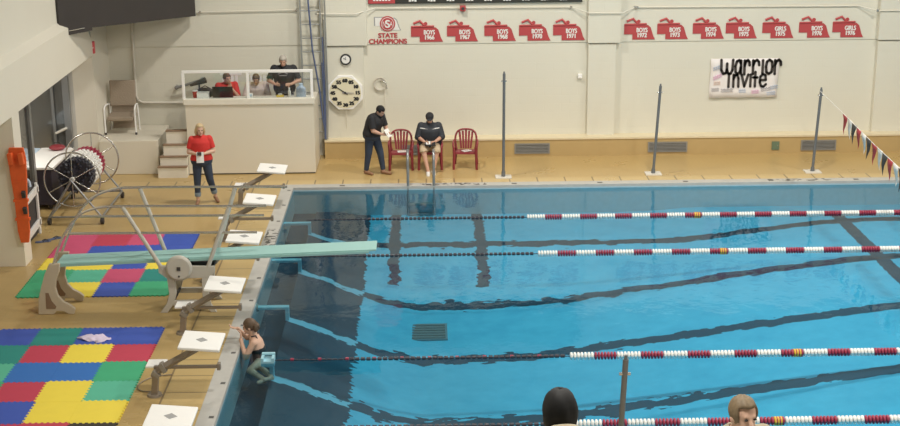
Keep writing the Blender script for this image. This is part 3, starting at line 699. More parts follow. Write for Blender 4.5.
# ================================================================ SPRINGBOARD
dv = thing('springboard', 'pale teal diving springboard on cast stands with steel guard rails', 'diving board', (-4.0, 22.26, 0))
def dpart(mb, name, m, bev=0): return rel(mb, dv).build(name, m, dv, bev)
c = MB(); vs = []
for i in range(15):
    t = i/14; x = -6.1+t*(6.1-.83); z = .86+.17*t
    for y in (22.02, 22.5):
        for dz_ in (0, -.05 if t < .93 else -.03): vs.append((x, y, z+dz_))
fs = []
for i in range(14):
    a, b = i*4, i*4+4
    fs += [(a, b, b+2, a+2), (a+1, a+3, b+3, b+1), (a, a+1, b+1, b), (a+2, b+2, b+3, a+3)]
fs += [(0, 2, 3, 1), (56, 57, 59, 58)]
c.add(vs, fs); bo = dpart(c, 'board', M['board'], .006)
for y in (22.0, 22.5):
    c = MB(); c.add([(-6.1, y, .80), (-.95, y, .965), (-.95, y, 1.0), (-6.1, y, .85), (-6.1, y+.02, .80), (-.95, y+.02, .965), (-.95, y+.02, 1.0), (-6.1, y+.02, .85)], [(0, 1, 2, 3), (7, 6, 5, 4), (0, 4, 5, 1), (3, 2, 6, 7), (0, 3, 7, 4), (1, 5, 6, 2)]); rel(c, dv); o = c.build('edge_rib', M['board'], dv)
# rear stands: curved cast legs with a dark patch as the hole between toe and heel
heel = [(-.02, .88), (.15, .88), (.135, .74), (.07, .60), (.05, .46), (.08, .32), (.16, .22), (.28, .15), (.34, .09), (.32, .0), (.23, 0), (.16, .05), (.03, .055), (-.02, 0), (-.27, 0), (-.25, .25), (-.19, .47), (-.11, .70)]
def stand(y):
    mx = Matrix.Translation((-6.17, y, 0)) @ Matrix.Rotation(math.pi/2, 4, 'X')
    c = MB(); c.prism(heel, .07, mx); o = dpart(c, 'rear_stand', M['cast'], .012)
    c = MB(); c.prism([(-.12, .38), (-.07, .38), (-.03, .24), (.04, .14), (.02, .10), (-.13, .10)], .082, mx @ Matrix.Translation((0, 0, -.006))); rel(c, dv); c.build('hole_patch', M['cuff_brown'], o)  # darkness of the open hole put into a brown patch
stand(21.99); stand(22.62)
c = MB().cyl((-6.09, 21.95, .80), (-6.09, 22.6, .80), .03, n=12); dpart(c, 'hinge_bar', M['cast'])
# fulcrum frames
side = [(-.46, .82), (.46, .80), (.46, .68), (.36, .62), (.345, .30), (.37, .12), (.46, .0), (.36, -.0), (.27, .10), (.22, .14), (-.20, .14), (-.28, .10), (-.38, 0), (-.48, 0), (-.36, .16), (-.31, .32), (-.33, .6), (-.46, .68)]
hole = [(-.2, .22), (.23, .22), (.24, .58), (-.2, .58)]
for y in (21.98, 22.62):
    mx = Matrix.Translation((-3.95, y, 0)) @ Matrix.Rotation(math.pi/2, 4, 'X')
    c = MB()
    c.prism([(-.46, .82), (.46, .80), (.46, .70), (.36, .60), (-.33, .60), (-.46, .70)], .06, mx)
    c.prism([(-.33, .62), (-.20, .62), (-.19, .34), (-.24, .16), (-.36, 0), (-.48, 0), (-.36, .16), (-.31, .32)], .06, mx)
    c.prism([(.36, .62), (.24, .62), (.235, .32), (.25, .14), (.36, 0), (.46, 0), (.37, .14), (.345, .30)], .06, mx)
    c.prism([(-.26, .12), (.28, .12), (.26, .21), (-.24, .21)], .06, mx)
    dpart(c, 'fulcrum_frame', M['cast_grey'], .008)
for x in (-4.2, -3.68): dpart(MB().cyl((x, 21.98, .2), (x, 22.6, .2), .025, n=10), 'cross_brace', M['dark'])
dpart(MB().bx((-4.35, 21.98, .66), (-3.55, 22.6, .72)), 'brace_plate', M['dark'])
c = MB().cyl((-3.95, 22.0, .87), (-3.95, 22.55, .87), .055, n=14); dpart(c, 'fulcrum_roller', M['dark'])
c = MB(); c.tube([(-4.06, 21.88, .80), (-4.06, 21.84, .80), (-4.06, 21.82, .80)], [.215, .215, .18], 32); wh = dpart(c, 'fulcrum_wheel', M['cast_grey'])
c = MB(); c.box((-4.06, 21.815, .80), (.06, .02, .06)); rel(c, dv); c.build('hub', M['dark'], wh)
c = MB(); c.cyl((-4.06, 21.825, .67), (-4.06, 21.80, .67), .015, n=10); rel(c, dv); c.build('knob', M['dark'], wh)
c = MB().cyl((-4.06, 21.84, .80), (-4.06, 21.98, .80), .03, n=10); dpart(c, 'axle', M['cast_grey'])
# guard rails: near side y 21.95, far side 22.6
def rail(pts, r=.021): dpart(MB().tube(pts, r, 10), 'guard_rail', M['rail'])
rail(curve([(-2.6, 21.95, 1.82), (-3.2, 21.95, 1.82), (-4.93, 21.95, 1.84), (-5.4, 21.95, 1.80), (-5.68, 21.95, 1.66), (-5.95, 21.95, 1.3), (-6.13, 21.95, .86)]))
rail([(-2.77, 21.95, 1.37), (-5.84, 21.95, 1.39)])
rail(curve([(-2.31, 22.6, 1.96), (-3.18, 22.6, 1.97), (-4.76, 22.6, 1.98), (-5.21, 22.6, 1.95), (-5.6, 22.6, 1.78), (-5.9, 22.6, 1.40), (-6.14, 22.6, .88)]))
rail([(-2.72, 22.6, 1.47), (-5.87, 22.6, 1.49)])
def post(a, b): dpart(MB().tube([a, b], .035, 10), 'rail_post', M['cast_grey'])
post((-4.93, 21.95, 1.83), (-4.34, 21.95, .74)); post((-3.2, 21.95, 1.81), (-3.62, 21.95, .73))
post((-4.76, 22.6, 1.96), (-4.37, 22.6, .74)); post((-3.18, 22.6, 1.95), (-3.57, 22.6, .74))

# ================================================================ FOAM MATS
def foam_tile(w_, h_, th=.016, n=8):
    pts = []
    def edge(a, b, out):
        for k in range(n):
            for t, o in ((k/n+.02, 0), ((k+.25)/n, 0), ((k+.3)/n, 1), ((k+.7)/n, 1), ((k+.75)/n, 0)):
                pts.append((a[0]+(b[0]-a[0])*t+out[0]*o*.026, a[1]+(b[1]-a[1])*t+out[1]*o*.026))
    edge((0, 0), (w_, 0), (0, -1)); edge((w_, 0), (w_, h_), (1, 0)); edge((w_, h_), (0, h_), (0, 1)); edge((0, h_), (0, 0), (-1, 0))
    return pts
def floor_mat(name, label, x0, y0, tw, th, rows):
    m = thing('foam_floor_mat', label, 'play mat', (x0, y0, 0), 0, 'foam floor mats')
    i = 0
    for r_, row in enumerate(rows):
        for q, col in enumerate(row):
            c = MB(); c.prism(foam_tile(tw, th), .016+.0015*((r_+q) % 2), Matrix.Translation((q*tw, -(r_+1)*th, 0)))
            o = c.build('mat_tile', M['mat_'+col], m); o['label'] = {'red': 'red', 'pink': 'pink', 'blue': 'blue', 'yellow': 'yellow', 'green': 'green', 'teal': 'dark teal', 'mint': 'mint green', 'cobalt': 'bright blue', 'dark': 'black'}[col]+' foam tile'
    return m
floor_mat('a', 'multicoloured foam puzzle mat under the springboard', -7.04, 26.36, .643, .718,
          [['pink', 'red', 'pink', 'blue'], ['pink', 'blue', 'blue', 'blue'], ['yellow', 'yellow', 'blue', 'yellow'], ['green', 'mint', 'pink', 'teal'], ['green', 'yellow', 'blue', 'green']])
floor_mat('b', 'multicoloured foam puzzle mat nearest the viewer with a lavender cloth', -6.85, 21.22, .65, .724,
          [['blue', 'teal', 'blue', 'blue'], ['teal', 'red', 'yellow', 'red'], ['mint', 'cobalt', 'cobalt', 'green'], ['green', 'red', 'yellow', 'mint'], ['red', 'blue', 'yellow', 'yellow'], ['blue', 'red', 'red', 'dark']])
# lavender cloth
tw = thing('towel', 'crumpled lavender cloth lying on the nearest foam mat', 'towel', (-5.26, 20.75, .018))
vs = []; n = 22; mrow = 8
for j in range(mrow+1):
    for i in range(n+1):
        u = i/n*2-1; v = j/mrow*2-1; rr = math.sqrt(max(0, 1-v*v*.9))
        x = u*.26*rr+.04*math.sin(3*v); y = v*.13+.03*math.sin(4*u)-.05*u
        vs.append((x, y, max(.004, .05*(1-u*u)*(1-v*v)+.022*math.sin(9*u+3*v)*math.cos(5*v+u))))
fs = [(j*(n+1)+i, j*(n+1)+i+1, (j+1)*(n+1)+i+1, (j+1)*(n+1)+i) for j in range(mrow) for i in range(n)]
o = MB().add(vs, fs, True).build('cloth', M['lavender'], tw); md = o.modifiers.new('s', 'SOLIDIFY'); md.thickness = .006

# ================================================================ LEFT SIDE GEAR
# lane rope reel
re = thing('lane_rope_reel', 'wheeled steel reel wound with black white and red lane rope', 'reel', (-7.08, 28.15, 0))
HZ = .90
for y in (-.88, .88):
    c = MB(); c.tube([(.56*math.cos(t), y, HZ+.56*math.sin(t)) for t in np.linspace(0, 2*math.pi, 49)], .017, 8, False)
    whl = c.build('reel_wheel', M['steel'], re)
    for k in range(6):
        a = k*math.pi/3+.5; MB().tube([(.04*math.cos(a), y, HZ+.04*math.sin(a)), (.555*math.cos(a), y, HZ+.555*math.sin(a))], .009, 6).build('spoke', M['steel'], whl)
    MB().cyl((0, y-.04, HZ), (0, y+.04, HZ), .05, n=16).build('hub', M['metal_white'], whl)
MB().cyl((0, -.95, HZ), (0, .95, HZ), .03, n=12).build('axle', M['steel'], re)
for y in (-.98, .98):
    for x in (-.5, .56):
        MB().tube([(0, y, HZ), (x, y, .14)], .022, 8).build('frame_leg', M['grey_metal'], re)
        MB().cyl((x-.03, y, .065), (x+.03, y, .065), .065, n=16).build('caster', M['dark'], re)
    MB().tube([(-.5, y, .15), (.56, y, .15)], .02, 8).build('frame_bar', M['grey_metal'], re)
for x in (-.5, .56): MB().tube([(x, -.98, .15), (x, .98, .15)], .022, 8).build('frame_bar', M['grey_metal'], re)
def cog(mb, y, r, th, n=26):
    poly = []
    for k in range(n):
        a = 2*math.pi*k/n
        for da, rr in ((0, r*.9), (.35, r), (.65, r)):
            t = a+da*2*math.pi/n; poly.append((rr*math.cos(t), rr*math.sin(t)))
    mb.prism(poly, th, Matrix.Translation((0, y, HZ)) @ Matrix.Rotation(math.pi/2, 4, 'X'))
y = -.55
for m, cnt, r, nm in (('rope_dark', 4, .36, 'dark'), ('rope_white', 8, .37, 'white'), ('rope_red', 4, .36, 'red')):
    c = MB()
    for k in range(cnt): cog(c, y+.075*k, r-.012*(k % 2), .062)
    lab(c.build('rope_winding', M[m], re), nm+' wound lane rope'); y += .075*cnt
c = MB()
random.seed(3)
for k in range(60):
    a = random.random()*6.28; rr = .06+.28*random.random(); c.cyl((rr*math.cos(a), -.66+.02*random.random(), HZ+rr*math.sin(a)), (rr*math.cos(a+.2), -.60, HZ+rr*math.sin(a+.2)), .03, n=8)
lab(c.build('rope_end', M['rope_dark'], re), 'dark loose floats on the near face of the winding')
# bin with white lid in the alcove
bn_ = thing('storage_bin', 'long grey storage bin with pale flat lid behind the glazed screen', 'bin', (-8.28, 28.95, 0))
MB().bx((-.55, -.7, .1), (.52, .9, .88)).build('body', M['purple'], bn_, .02); MB().bx((-.62, -.78, .88), (-.12, .98, .93)).build('lid', M['pale_blue'], bn_, .01)
MB().bx((-.1, -.78, .88), (.60, .98, .935)).build('lid', M['bright_white'], bn_, .01)
for x in (-.45, .42):
    for y in (-.6, .8): MB().cyl((x-.03, y, .06), (x+.03, y, .06), .06, n=14).build('caster', M['dark'], bn_)
bg = thing('red_bag', 'small dark red bag lying on the pale bin lid', 'bag', (-7.98, 29.72, .935)); bg.scale = (.62, .5, .62)
MB().ell((0, 0, .09), (.28, .34, .10)).build('body', M['wine'], bg); MB().tube([(-.12, 0, .16), (-.08, 0, .26), (.08, 0, .26), (.12, 0, .16)], .015, 6).build('strap', M['dark'], bg)
# orange rescue board on the pillar
ob = thing('rescue_board', 'orange rescue backboard hanging on the left pillar', 'backboard', (-7.29, 24.40, 0), R(-90))
ob.scale = (1, .72, 1)
prof_ = [(-.10, .48), (.10, .48), (.15, .7), (.16, 1.3), (.20, 1.7), (.22, 2.05), (.18, 2.25), (-.18, 2.25), (-.22, 2.05), (-.2, 1.7), (-.16, 1.3), (-.15, .7)]
MB().prism(prof_, .06, Matrix.Translation((-.06, 0, 0)) @ Matrix(((0, 0, 1, 0), (1, 0, 0, 0), (0, 1, 0, 0), (0, 0, 0, 1)))).build('board', M['orange'], ob, .015)
for y0_ in (-.13, .13): MB().box((.05, y0_, 2.06), (.10, .13, .22), (R(8), 0, 0)).build('head_pad', M['orange'], ob, .02)
for z in (.9, 1.25, 1.6): MB().bx((-.065, -.18, z), (.012, .18, z+.05)).build('strap', M['orange'], ob)
for z in (.8, 1.9): MB().bx((-.10, .04, z), (-.06, .16, z+.06)).build('hook', M['dark'], ob)
for z, sx in ((1.4, .02), (1.1, .05)): MB().box((.03, .1, z), (.06, .09, .12), (0, R(20), 0)).build('buckle', M['dark'], ob)
# rack of dark equipment with white bars
rk = thing('equipment_rack', 'dark equipment rack with white frame bars beside the left pillar', 'rack', (-7.62, 25.80, 0)); rk.scale = (1, 1.5, 1)
MB().bx((-.1, -.4, .05), (.02, .45, 1.1)).build('panel', M['dark'], rk, .02)
for z0 in (.12, .78): MB().box((.05, .0, z0+.12), (.05, .95, .14), (R(6), 0, 0)).build('cross_bar', M['metal_white'], rk, .01)
for y in (.40,): MB().bx((.03, y-.025, .05), (.075, y+.025, 1.08)).build('upright_bar', M['metal_white'], rk, .008)
MB().tube([(.02, -.12+.33*math.cos(t), 1.08+.24*math.sin(t)) for t in np.linspace(0, math.pi, 14)], .03, 8).build('hoop', M['pale_blue'], rk)
MB().ell((-.1, -.1, 1.1), (.10, .3, .2)).build('bundle', M['dark'], rk)
for y in (-.3, .35): MB().cyl((-.1, y, .05), (-.04, y, .05), .05, n=12).build('caster', M['dark'], rk)
# sandals
def sandal(loc, rz, label):
    s = thing('flip_flop', label, 'sandal', loc, rz, 'flip flops on the deck')
    sole = [(-.045, -.13), (.03, -.14), (.05, -.05), (.045, .06), (.055, .12), (.02, .16), (-.04, .14), (-.055, .05), (-.04, -.04)]
    MB().prism(sole, .022).build('sole', M['hose_blue'], s, .006)
    MB().tube([(-.05, .0, .02), (-.02, .06, .05), (0, .11, .022), (.025, .05, .05), (.05, .0, .02)], .008, 6).build('strap', M['dark'], s)
sandal((-7.42, 25.98, 0), R(-70), 'dark flip flop nearer the left pillar'); sandal((-7.24, 26.16, 0), R(-50), 'dark flip flop farther from the left pillar')
# exit sign at the end of the header
ex = thing('exit_sign', 'small red exit sign at the end of the left header beam', 'sign', (-7.34, 30.95, 2.96))
MB().box((0, 0, 0), (.10, .09, .27)).build('case', M['exit_red'], ex, .012)
text('EXIT', .042, M['paper'], 'lettering', ex, Matrix.Translation((0, -.048, -.02)) @ mw_, .001, xs=.9)
MB().box((-.03, .06, 0), (.1, .04, .1)).build('bracket', M['white_paint'], ex)
# grab bar by booth
gb = thing('grab_bar', 'short grey bracket bar on the wall left of the booth', 'bar', (-5.6, WY-.1, 1.75))
MB().tube([(-.24, -.06, -.04), (.38, -.06, .15)], .032, 10).build('bar', M['grey_metal'], gb); c = MB(); c.cyl((-.24, -.06, -.04), (-.24, .1, -.04), .045, n=12); c.cyl((.36, -.06, .14), (.36, .1, .14), .045, n=12); c.build('flange', M['grey_metal'], gb)

# ================================================================ CHAIRS
def plastic_chair():
    o = thing('plastic_armchair', '', 'chair', (0, 0, 0), 0, 'maroon plastic armchairs')
    m = M['wine']
    # seat shell
    vs = []; n = 8
    for j in range(n+1):
        for i in range(n+1):
            u = i/n*2-1; v = j/n*2-1
            vs.append((u*(.235-.02*v), v*.22, .43-.025*(1-u*u)*(1-v*v)-.02*v))
    fs = [(j*(n+1)+i, j*(n+1)+i+1, (j+1)*(n+1)+i+1, (j+1)*(n+1)+i) for j in range(n) for i in range(n)]
    s = MB().add(vs, fs, True).build('seat', m, o); md = s.modifiers.new('s', 'SOLIDIFY'); md.thickness = .02
    # back: rounded arch with vertical slats
    arch = [(-.23, .20, .42), (-.255, .235, .62), (-.245, .27, .76), (-.19, .295, .86), (-.08, .305, .905), (.08, .305, .905), (.19, .295, .86), (.245, .27, .76), (.255, .235, .62), (.23, .20, .42)]
    MB().tube(curve(arch, 4), .024, 8).build('back_frame', m, o)
    for k in range(5):
        x = -.15+.075*k; zt = .885-.25*abs(x)
        c = MB(); c.add([(x*.75-.022, .215, .43), (x*.75+.022, .215, .43), (x*1.05+.026, .3, zt), (x*1.05-.026, .3, zt), (x*.75-.022, .232, .43), (x*.75+.022, .232, .43), (x*1.05+.026, .317, zt), (x*1.05-.026, .317, zt)],
                        [(0, 1, 2, 3), (7, 6, 5, 4), (0, 4, 5, 1), (1, 5, 6, 2), (2, 6, 7, 3), (3, 7, 4, 0)])
        c.build('back_slat', m, o)
    for s_ in (-1, 1):
        MB().tube(curve([(s_*.25, .25, .66), (s_*.285, .12, .655), (s_*.29, -.08, .645), (s_*.285, -.2, .62), (s_*.275, -.235, .55)], 4), .026, 8).build('armrest', m, o)
        c = MB(); c.tube([(s_*.275, -.235, .57), (s_*.262, -.23, .42), (s_*.275, -.25, 0)], [.028, .036, .03], 6); c.build('leg', m, o)
        c = MB(); c.tube([(s_*.235, .22, .45), (s_*.245, .25, .3), (s_*.27, .31, 0)], [.034, .034, .028], 6); c.build('leg', m, o)
    MB().bx((-.23, -.225, .385), (.23, -.205, .44)).build('apron', m, o)
    o.scale = (.96, .96, .92); return o
ch = plastic_chair(); ch.location = (-.56, 31.42, 0); ch['label'] = 'maroon plastic armchair between the two men, empty'
dup(ch, (.11, 31.42, 0), 0, 'maroon plastic armchair under the seated man')
dup(ch, (.93, 31.42, 0), R(-4), 'maroon plastic armchair right of the seated man, empty')
for i, (x, l) in enumerate(((-.56, 'folded white paper lying on the chair between the men'), (.93, 'folded white paper lying on the right empty chair'))):
    pp = thing('paper', l, 'paper', (x+.02, 31.37, .395), R(12+20*i)); MB().box((0, 0, .008), (.2, .14, .012)).build('sheet', M['paper'], pp); MB().box((.02, .01, .018), (.15, .1, .006), (0, R(4), R(8))).build('fold', M['pinkwhite'], pp)
# beige chair on low platform
bc = thing('stacking_chair', 'beige upholstered chair with white tube arms in the far left corner', 'chair', (-7.03, 32.0, .79))
MB().box((0, -.02, .38), (.60, .48, .10), (R(4), 0, 0)).build('seat', M['fabric_taupe'], bc, .03)
MB().box((0, .25, .88), (.60, .08, .60), (R(-8), 0, 0)).build('backrest', M['fabric_taupe'], bc, .025)
MB().box((0, .24, .33), (.54, .03, .56)).build('back_panel', M['fabric_taupe'], bc, .01)
for s in (-1, 1):
    MB().tube(curve([(s*.35, -.24, .0), (s*.35, -.25, .5), (s*.35, -.2, .63), (s*.34, 0, .66), (s*.32, .24, .62)], 4), .02, 8).build('arm_frame', M['bright_white'], bc)
    MB().tube([(s*.32, .24, .62), (s*.33, .3, 0)], .018, 8).build('leg', M['bright_white'], bc)
    MB().cyl((s*.35, -.24, 0), (s*.35, -.24, .05), .026, n=10).build('rubber_foot', M['dark'], bc)

# ================================================================ PEOPLE
def capsule(mb, a, b, ra, rb, n=14):
    a, b = Vector(a), Vector(b); d = b-a; L = d.length
    if L < 1e-5: return
    t = d/L; pts = []; rs = []
    for k in range(5):
        an = math.pi/2*(1-k/4)*.98; pts.append(a-t*ra*math.sin(an)); rs.append(ra*math.cos(an))
    for k in range(5):
        an = math.pi/2*(k/4)*.98; pts.append(b+t*rb*math.sin(an)); rs.append(rb*math.cos(an))
    mb.tube(pts, rs, n)
def ring(c, ax, ay, ux, uy, n=24): return [c + ux*(ax*math.cos(2*math.pi*k/n)) + uy*(ay*math.sin(2*math.pi*k/n)) for k in range(n)]
def remeshed(mb, voxel, smooth=6):
    me = bpy.data.meshes.new('tmp'); me.from_pydata(mb.v, [], mb.f); me.update()
    bm = bmesh.new(); bm.from_mesh(me); bmesh.ops.recalc_face_normals(bm, faces=bm.faces); bm.to_mesh(me); bm.free()
    o = bpy.data.objects.new('tmp', me); C.objects.link(o)
    r = o.modifiers.new('r', 'REMESH'); r.mode = 'VOXEL'; r.voxel_size = voxel
    s = o.modifiers.new('s', 'SMOOTH'); s.factor = .5; s.iterations = smooth
    dg = bpy.context.evaluated_depsgraph_get(); out = bpy.data.meshes.new_from_object(o.evaluated_get(dg))
    C.objects.unlink(o); bpy.data.objects.remove(o)
    return out
def person(label, loc, rz, J, skin='skin', hair='hair_dark', hairstyle='short', clothes=(), scale=1.0, head_yaw=0, head_pitch=0, girth=1.0, voxel=.011, fingers='curl', women=False, neckr=.055, group=None):
    """J: joints in local metres; figure faces -Y; l is the figure's own left (+X)"""
    P_ = thing('person', label, 'person', loc, rz, group); P_.scale = (scale,)*3
    V_ = {k: Vector(v) for k, v in J.items()}
    mb = MB(); bones = []
    def bone(n, a, b, ra, rb):
        capsule(mb, V_[a] if isinstance(a, str) else a, V_[b] if isinstance(b, str) else b, ra, rb)
        bones.append((n, V_[a] if isinstance(a, str) else a, V_[b] if isinstance(b, str) else b, ra, rb))
    # torso loft along pelvis -> waist -> chest -> shoulders
    sw = (V_['sh_l']-V_['sh_r']); ux = sw.normalized(); half = sw.length/2
    pel, wai, che, nek = V_['pelvis'], V_['waist'], V_['chest'], V_['neck']
    hx = (V_['hip_l']-V_['hip_r']).normalized()
    def uy(ax, d): v = ax.cross(d); return v.normalized()
    rings = []
    ups = [(wai-pel).normalized(), (che-pel).normalized(), (nek-wai).normalized(), (nek-che).normalized()]
    hw = .165*girth*(1.05 if women else 1); 
    rings.append(ring(pel-ups[0]*.13, hw*.55, .075*girth, hx, uy(hx, ups[0])))
    rings.append(ring(pel-ups[0]*.07, hw*.95, .115*girth, hx, uy(hx, ups[0])))
    rings.append(ring(pel+ups[0]*.02, hw*1.02, .125*girth, hx, uy(hx, ups[0])))
    rings.append(ring(wai, .145*girth, .112*girth, (hx+ux).normalized(), uy(ux, ups[1])))
    rings.append(ring(wai.lerp(che, .6), .16*girth, .118*girth, ux, uy(ux, ups[2])))
    rings.append(ring(che+ups[3]*.02, half*1.02*(.6+.4*girth), .118*girth, ux, uy(ux, ups[3])))
    rings.append(ring(che.lerp(nek, .62), half*.92, .085*girth, ux, uy(ux, ups[3])))
    rings.append(ring(nek-ups[3]*.015, .075, .06, ux, uy(ux, ups[3])))
    mb.loft(rings)
    for q in 'lr': capsule(mb, nek.lerp(V_['sh_'+q], .25)-ups[3]*.045, V_['sh_'+q]-ups[3]*.012, .058, .056)
    bones += [('pelvis', pel-ups[0]*.1, pel+ups[0]*.05, .15*girth, .15*girth), ('torso', wai-ups[0]*.02, che, .14*girth, .15*girth), ('torso', V_['sh_l'].lerp(nek, .15), V_['sh_r'].lerp(nek, .15), .075, .075)]
    g2 = .6+.4*girth
    for s in 'lr':
        bone('uarm_'+s, 'sh_'+s, 'el_'+s, .056*g2, .044*g2); bone('farm_'+s, 'el_'+s, 'wr_'+s, .043*g2, .029)
        bone('thigh_'+s, 'hip_'+s, 'kn_'+s, .085*g2, .056*g2); bone('shin_'+s, 'kn_'+s, 'an_'+s, .054*g2, .037)
        # calf bulge
        k, a = V_['kn_'+s], V_['an_'+s]
        # foot
        toe = V_['to_'+s]; an = V_['an_'+s]; fd = (toe-an); hv = Vector((fd.x, fd.y, 0)).normalized()*-.045
        dn = Vector((0, 0, -.035)) if abs(fd.z) < .15 else fd.normalized()*.02
        bone('foot_'+s, an+hv*.6+dn, toe, .038, .03)
        # hand: palm + five fingers
        wr, el = V_['wr_'+s], V_['el_'+s]; hd = V_.get('hd_'+s, (wr-el)).normalized()
        side = V_.get('hs_'+s, None)
        if side is None:
            side = hd.cross(Vector((0, 1, 0)));
            if side.length < .2: side = Vector((1, 0, 0))
        side = (side-hd*side.dot(hd)).normalized(); nrm = hd.cross(side).normalized()
        pc = wr+hd*.05
        mb.ell((0, 0, 0), (.040, .016, .052), 14, 8, Matrix.Translation(pc) @ Matrix((side, nrm, hd)).transposed().to_4x4())
        bones.append(('hand_'+s, wr+hd*.02, wr+hd*.10, .035, .03))
        for q, (off, ln) in enumerate(((-.030, .062), (-.010, .076), (.011, .080), (.031, .070))):
            k0 = wr+hd*.088+side*off; cu = .55 if fingers == 'curl' else .2
            k1 = k0+(hd*math.cos(cu)+nrm*math.sin(cu)).normalized()*ln*.5; k2 = k1+(hd*math.cos(cu*2.2)+nrm*math.sin(cu*2.2)).normalized()*ln*.5
            capsule(mb, k0-hd*.02, k1, .0095, .0088, 8); capsule(mb, k1, k2, .0088, .0075, 8)
        tb = wr+hd*.03+side*.030; t1 = tb+(side*.75+hd*.6+nrm*.25).normalized()*.040; t2 = t1+(side*.25+hd*.85+nrm*.4).normalized()*.030
        capsule(mb, tb-side*.012, t1, .012, .0105, 8); capsule(mb, t1, t2, .0105, .0085, 8)
    # neck + head
    hc = V_['head']; HM = Matrix.Translation(hc) @ Matrix.Rotation(R(head_yaw), 4, 'Z') @ Matrix.Rotation(R(head_pitch), 4, 'X')
    bone('neck', nek-(nek-che).normalized()*.02, hc+HM.to_3x3() @ Vector((0, .02, -.06)), neckr, neckr*.92)
    mb.ell((0, .008, .03), (.076, .095, .092), 20, 14, HM)                    # skull
    mb.ell((0, -.022, -.038), (.058, .066, .075), 18, 12, HM)                 # face/jaw
    mb.ell((0, -.078, -.095), (.022, .018, .018), 10, 8, HM)                  # chin
    c0 = MB(); c0.tube([(0, -.082, .012), (0, -.098, -.02), (0, -.106, -.036), (0, -.088, -.046)], [.009, .012, .015, .008], 8)
    mb.add(c0.v, c0.f, True, HM)
    for e in (-1, 1): mb.ell((e*.078, .012, -.012), (.012, .022, .032), 10, 8, HM); mb.ell((e*.03, -.083, .018), (.022, .012, .008), 8, 6, HM)
    bones.append(('head', hc+Vector((0, 0, -.03)), hc+Vector((0, 0, .04)), .085, .09))
    me = remeshed(mb, voxel)
    body = bpy.data.objects.new('body', me); me.materials.clear(); me.materials.append(M[skin]); C.objects.link(body); body.parent = P_
    me.polygons.foreach_set('use_smooth', [True]*len(me.polygons))
    # eyes and mouth
    for e in (-1, 1): MB().ell((e*.030, -.0865, .002), (.013, .008, .008), 10, 8, HM).build('eye', M['eye'], P_)
    MB().ell((0, -.0865, -.066), (.024, .008, .007), 10, 8, HM).build('mouth', M['lip'], P_)
    # classify faces
    nP = len(me.polygons); nV = len(me.vertices)
    cen = np.empty(nP*3); me.polygons.foreach_get('center', cen); cen = cen.reshape(-1, 3)
    co = np.empty(nV*3); me.vertices.foreach_get('co', co); co = co.reshape(-1, 3)
    no = np.empty(nV*3); me.vertices.foreach_get('normal', no); no = no.reshape(-1, 3)
    best = np.full(nP, 1e9); which = np.zeros(nP, int); tt = np.zeros(nP)
    for i, (n, a, b, ra, rb) in enumerate(bones):
        a, b = np.array(a), np.array(b); d = b-a; t = np.clip(((cen-a) @ d)/max(1e-9, d @ d), 0, 1)
        dist = np.linalg.norm(cen-(a+t[:, None]*d), axis=1)-(ra+(rb-ra)*t)
        k = dist < best; best[k] = dist[k]; which[k] = i; tt[k] = t[k]
    bn = [b[0] for b in bones]
    # parameter along spine for the waistline
    pa, pb = np.array(pel), np.array(wai); sd = (pb-pa)/np.linalg.norm(pb-pa); spine = (cen-pa) @ sd
    polys = [list(p.vertices) for p in me.polygons]
    for (nm, m, infl, rule) in clothes:
        sel = []
        for i in range(nP):
            b = bn[which[i]]; base = b if b in rule else b.split('_')[0]
            if base in rule:
                lo, hi = rule[base]
                if base in ('torso', 'pelvis'):
                    if lo <= spine[i] <= hi: sel.append(i)
                elif lo <= tt[i] <= hi: sel.append(i)
        if not sel: continue
        idx = {}; vs = []; fs = []
        for i in sel:
            f_ = []
            for v in polys[i]:
                if v not in idx: idx[v] = len(vs); vs.append(co[v]+no[v]*infl)
                f_.append(idx[v])
            fs.append(f_)
        m2 = bpy.data.meshes.new(nm); m2.from_pydata([tuple(v) for v in vs], [], fs); m2.polygons.foreach_set('use_smooth', [True]*len(fs)); m2.materials.append(M[m]); m2.update()
        o = bpy.data.objects.new(nm, m2); C.objects.link(o); o.parent = P_
        sm = o.modifiers.new('sm', 'SMOOTH'); sm.factor = .5; sm.iterations = 4
        so = o.modifiers.new('so', 'SOLIDIFY'); so.thickness = max(.004, infl*.6); so.offset = -1
    # hair
    if hairstyle == 'full':
        hm = MB(); rings = []; n = 30
        for i in range(19):
            a = -math.pi/2+math.pi*i/18; a = max(-1.52, min(1.52, a)); rr = []
            for k in range(n):
                t = 2*math.pi*k/n; j_ = 1+.035*math.sin(5*t+2*a)+.025*math.sin(11*t+4*a)+.02*math.sin(23*t+a); w_ = math.cos(a)**.75
                rr.append(Vector((w_*math.cos(t)*.097*j_, .03+w_*math.sin(t)*.108*j_, -.01+math.sin(a)*.138)))
            rings.append(rr)
        vs = [q for r_ in rings for q in r_]; fs = []
        for i in range(18):
            for k in range(n):
                f_ = (i*n+k, i*n+(k+1) % n, (i+1)*n+(k+1) % n, (i+1)*n+k); q = sum((vs[x] for x in f_), Vector())/4
                if q.y > -.03 or q.z > .075: fs.append(f_)
        hm.add(vs, fs, True, HM); o = hm.build('hair', M[hair], P_); so = o.modifiers.new('so', 'SOLIDIFY'); so.thickness = .02; so.offset = -1
    elif hairstyle:
        hm = MB(); n, m_ = 28, 16; rings = []
        for i in range(m_+1):
            a = -math.pi/2+math.pi*i/m_; a = max(-1.52, min(1.52, a)); rr = []
            for k in range(n):
                t = 2*math.pi*k/n; x, y_, z = math.cos(a)*math.cos(t), math.cos(a)*math.sin(t), math.sin(a)
                jit = 1+.025*math.sin(7*t+3*a)
                rr.append(Vector((x*.087*jit, .012+y_*.106*jit, .036+z*.101*jit)))
            rings.append(rr)
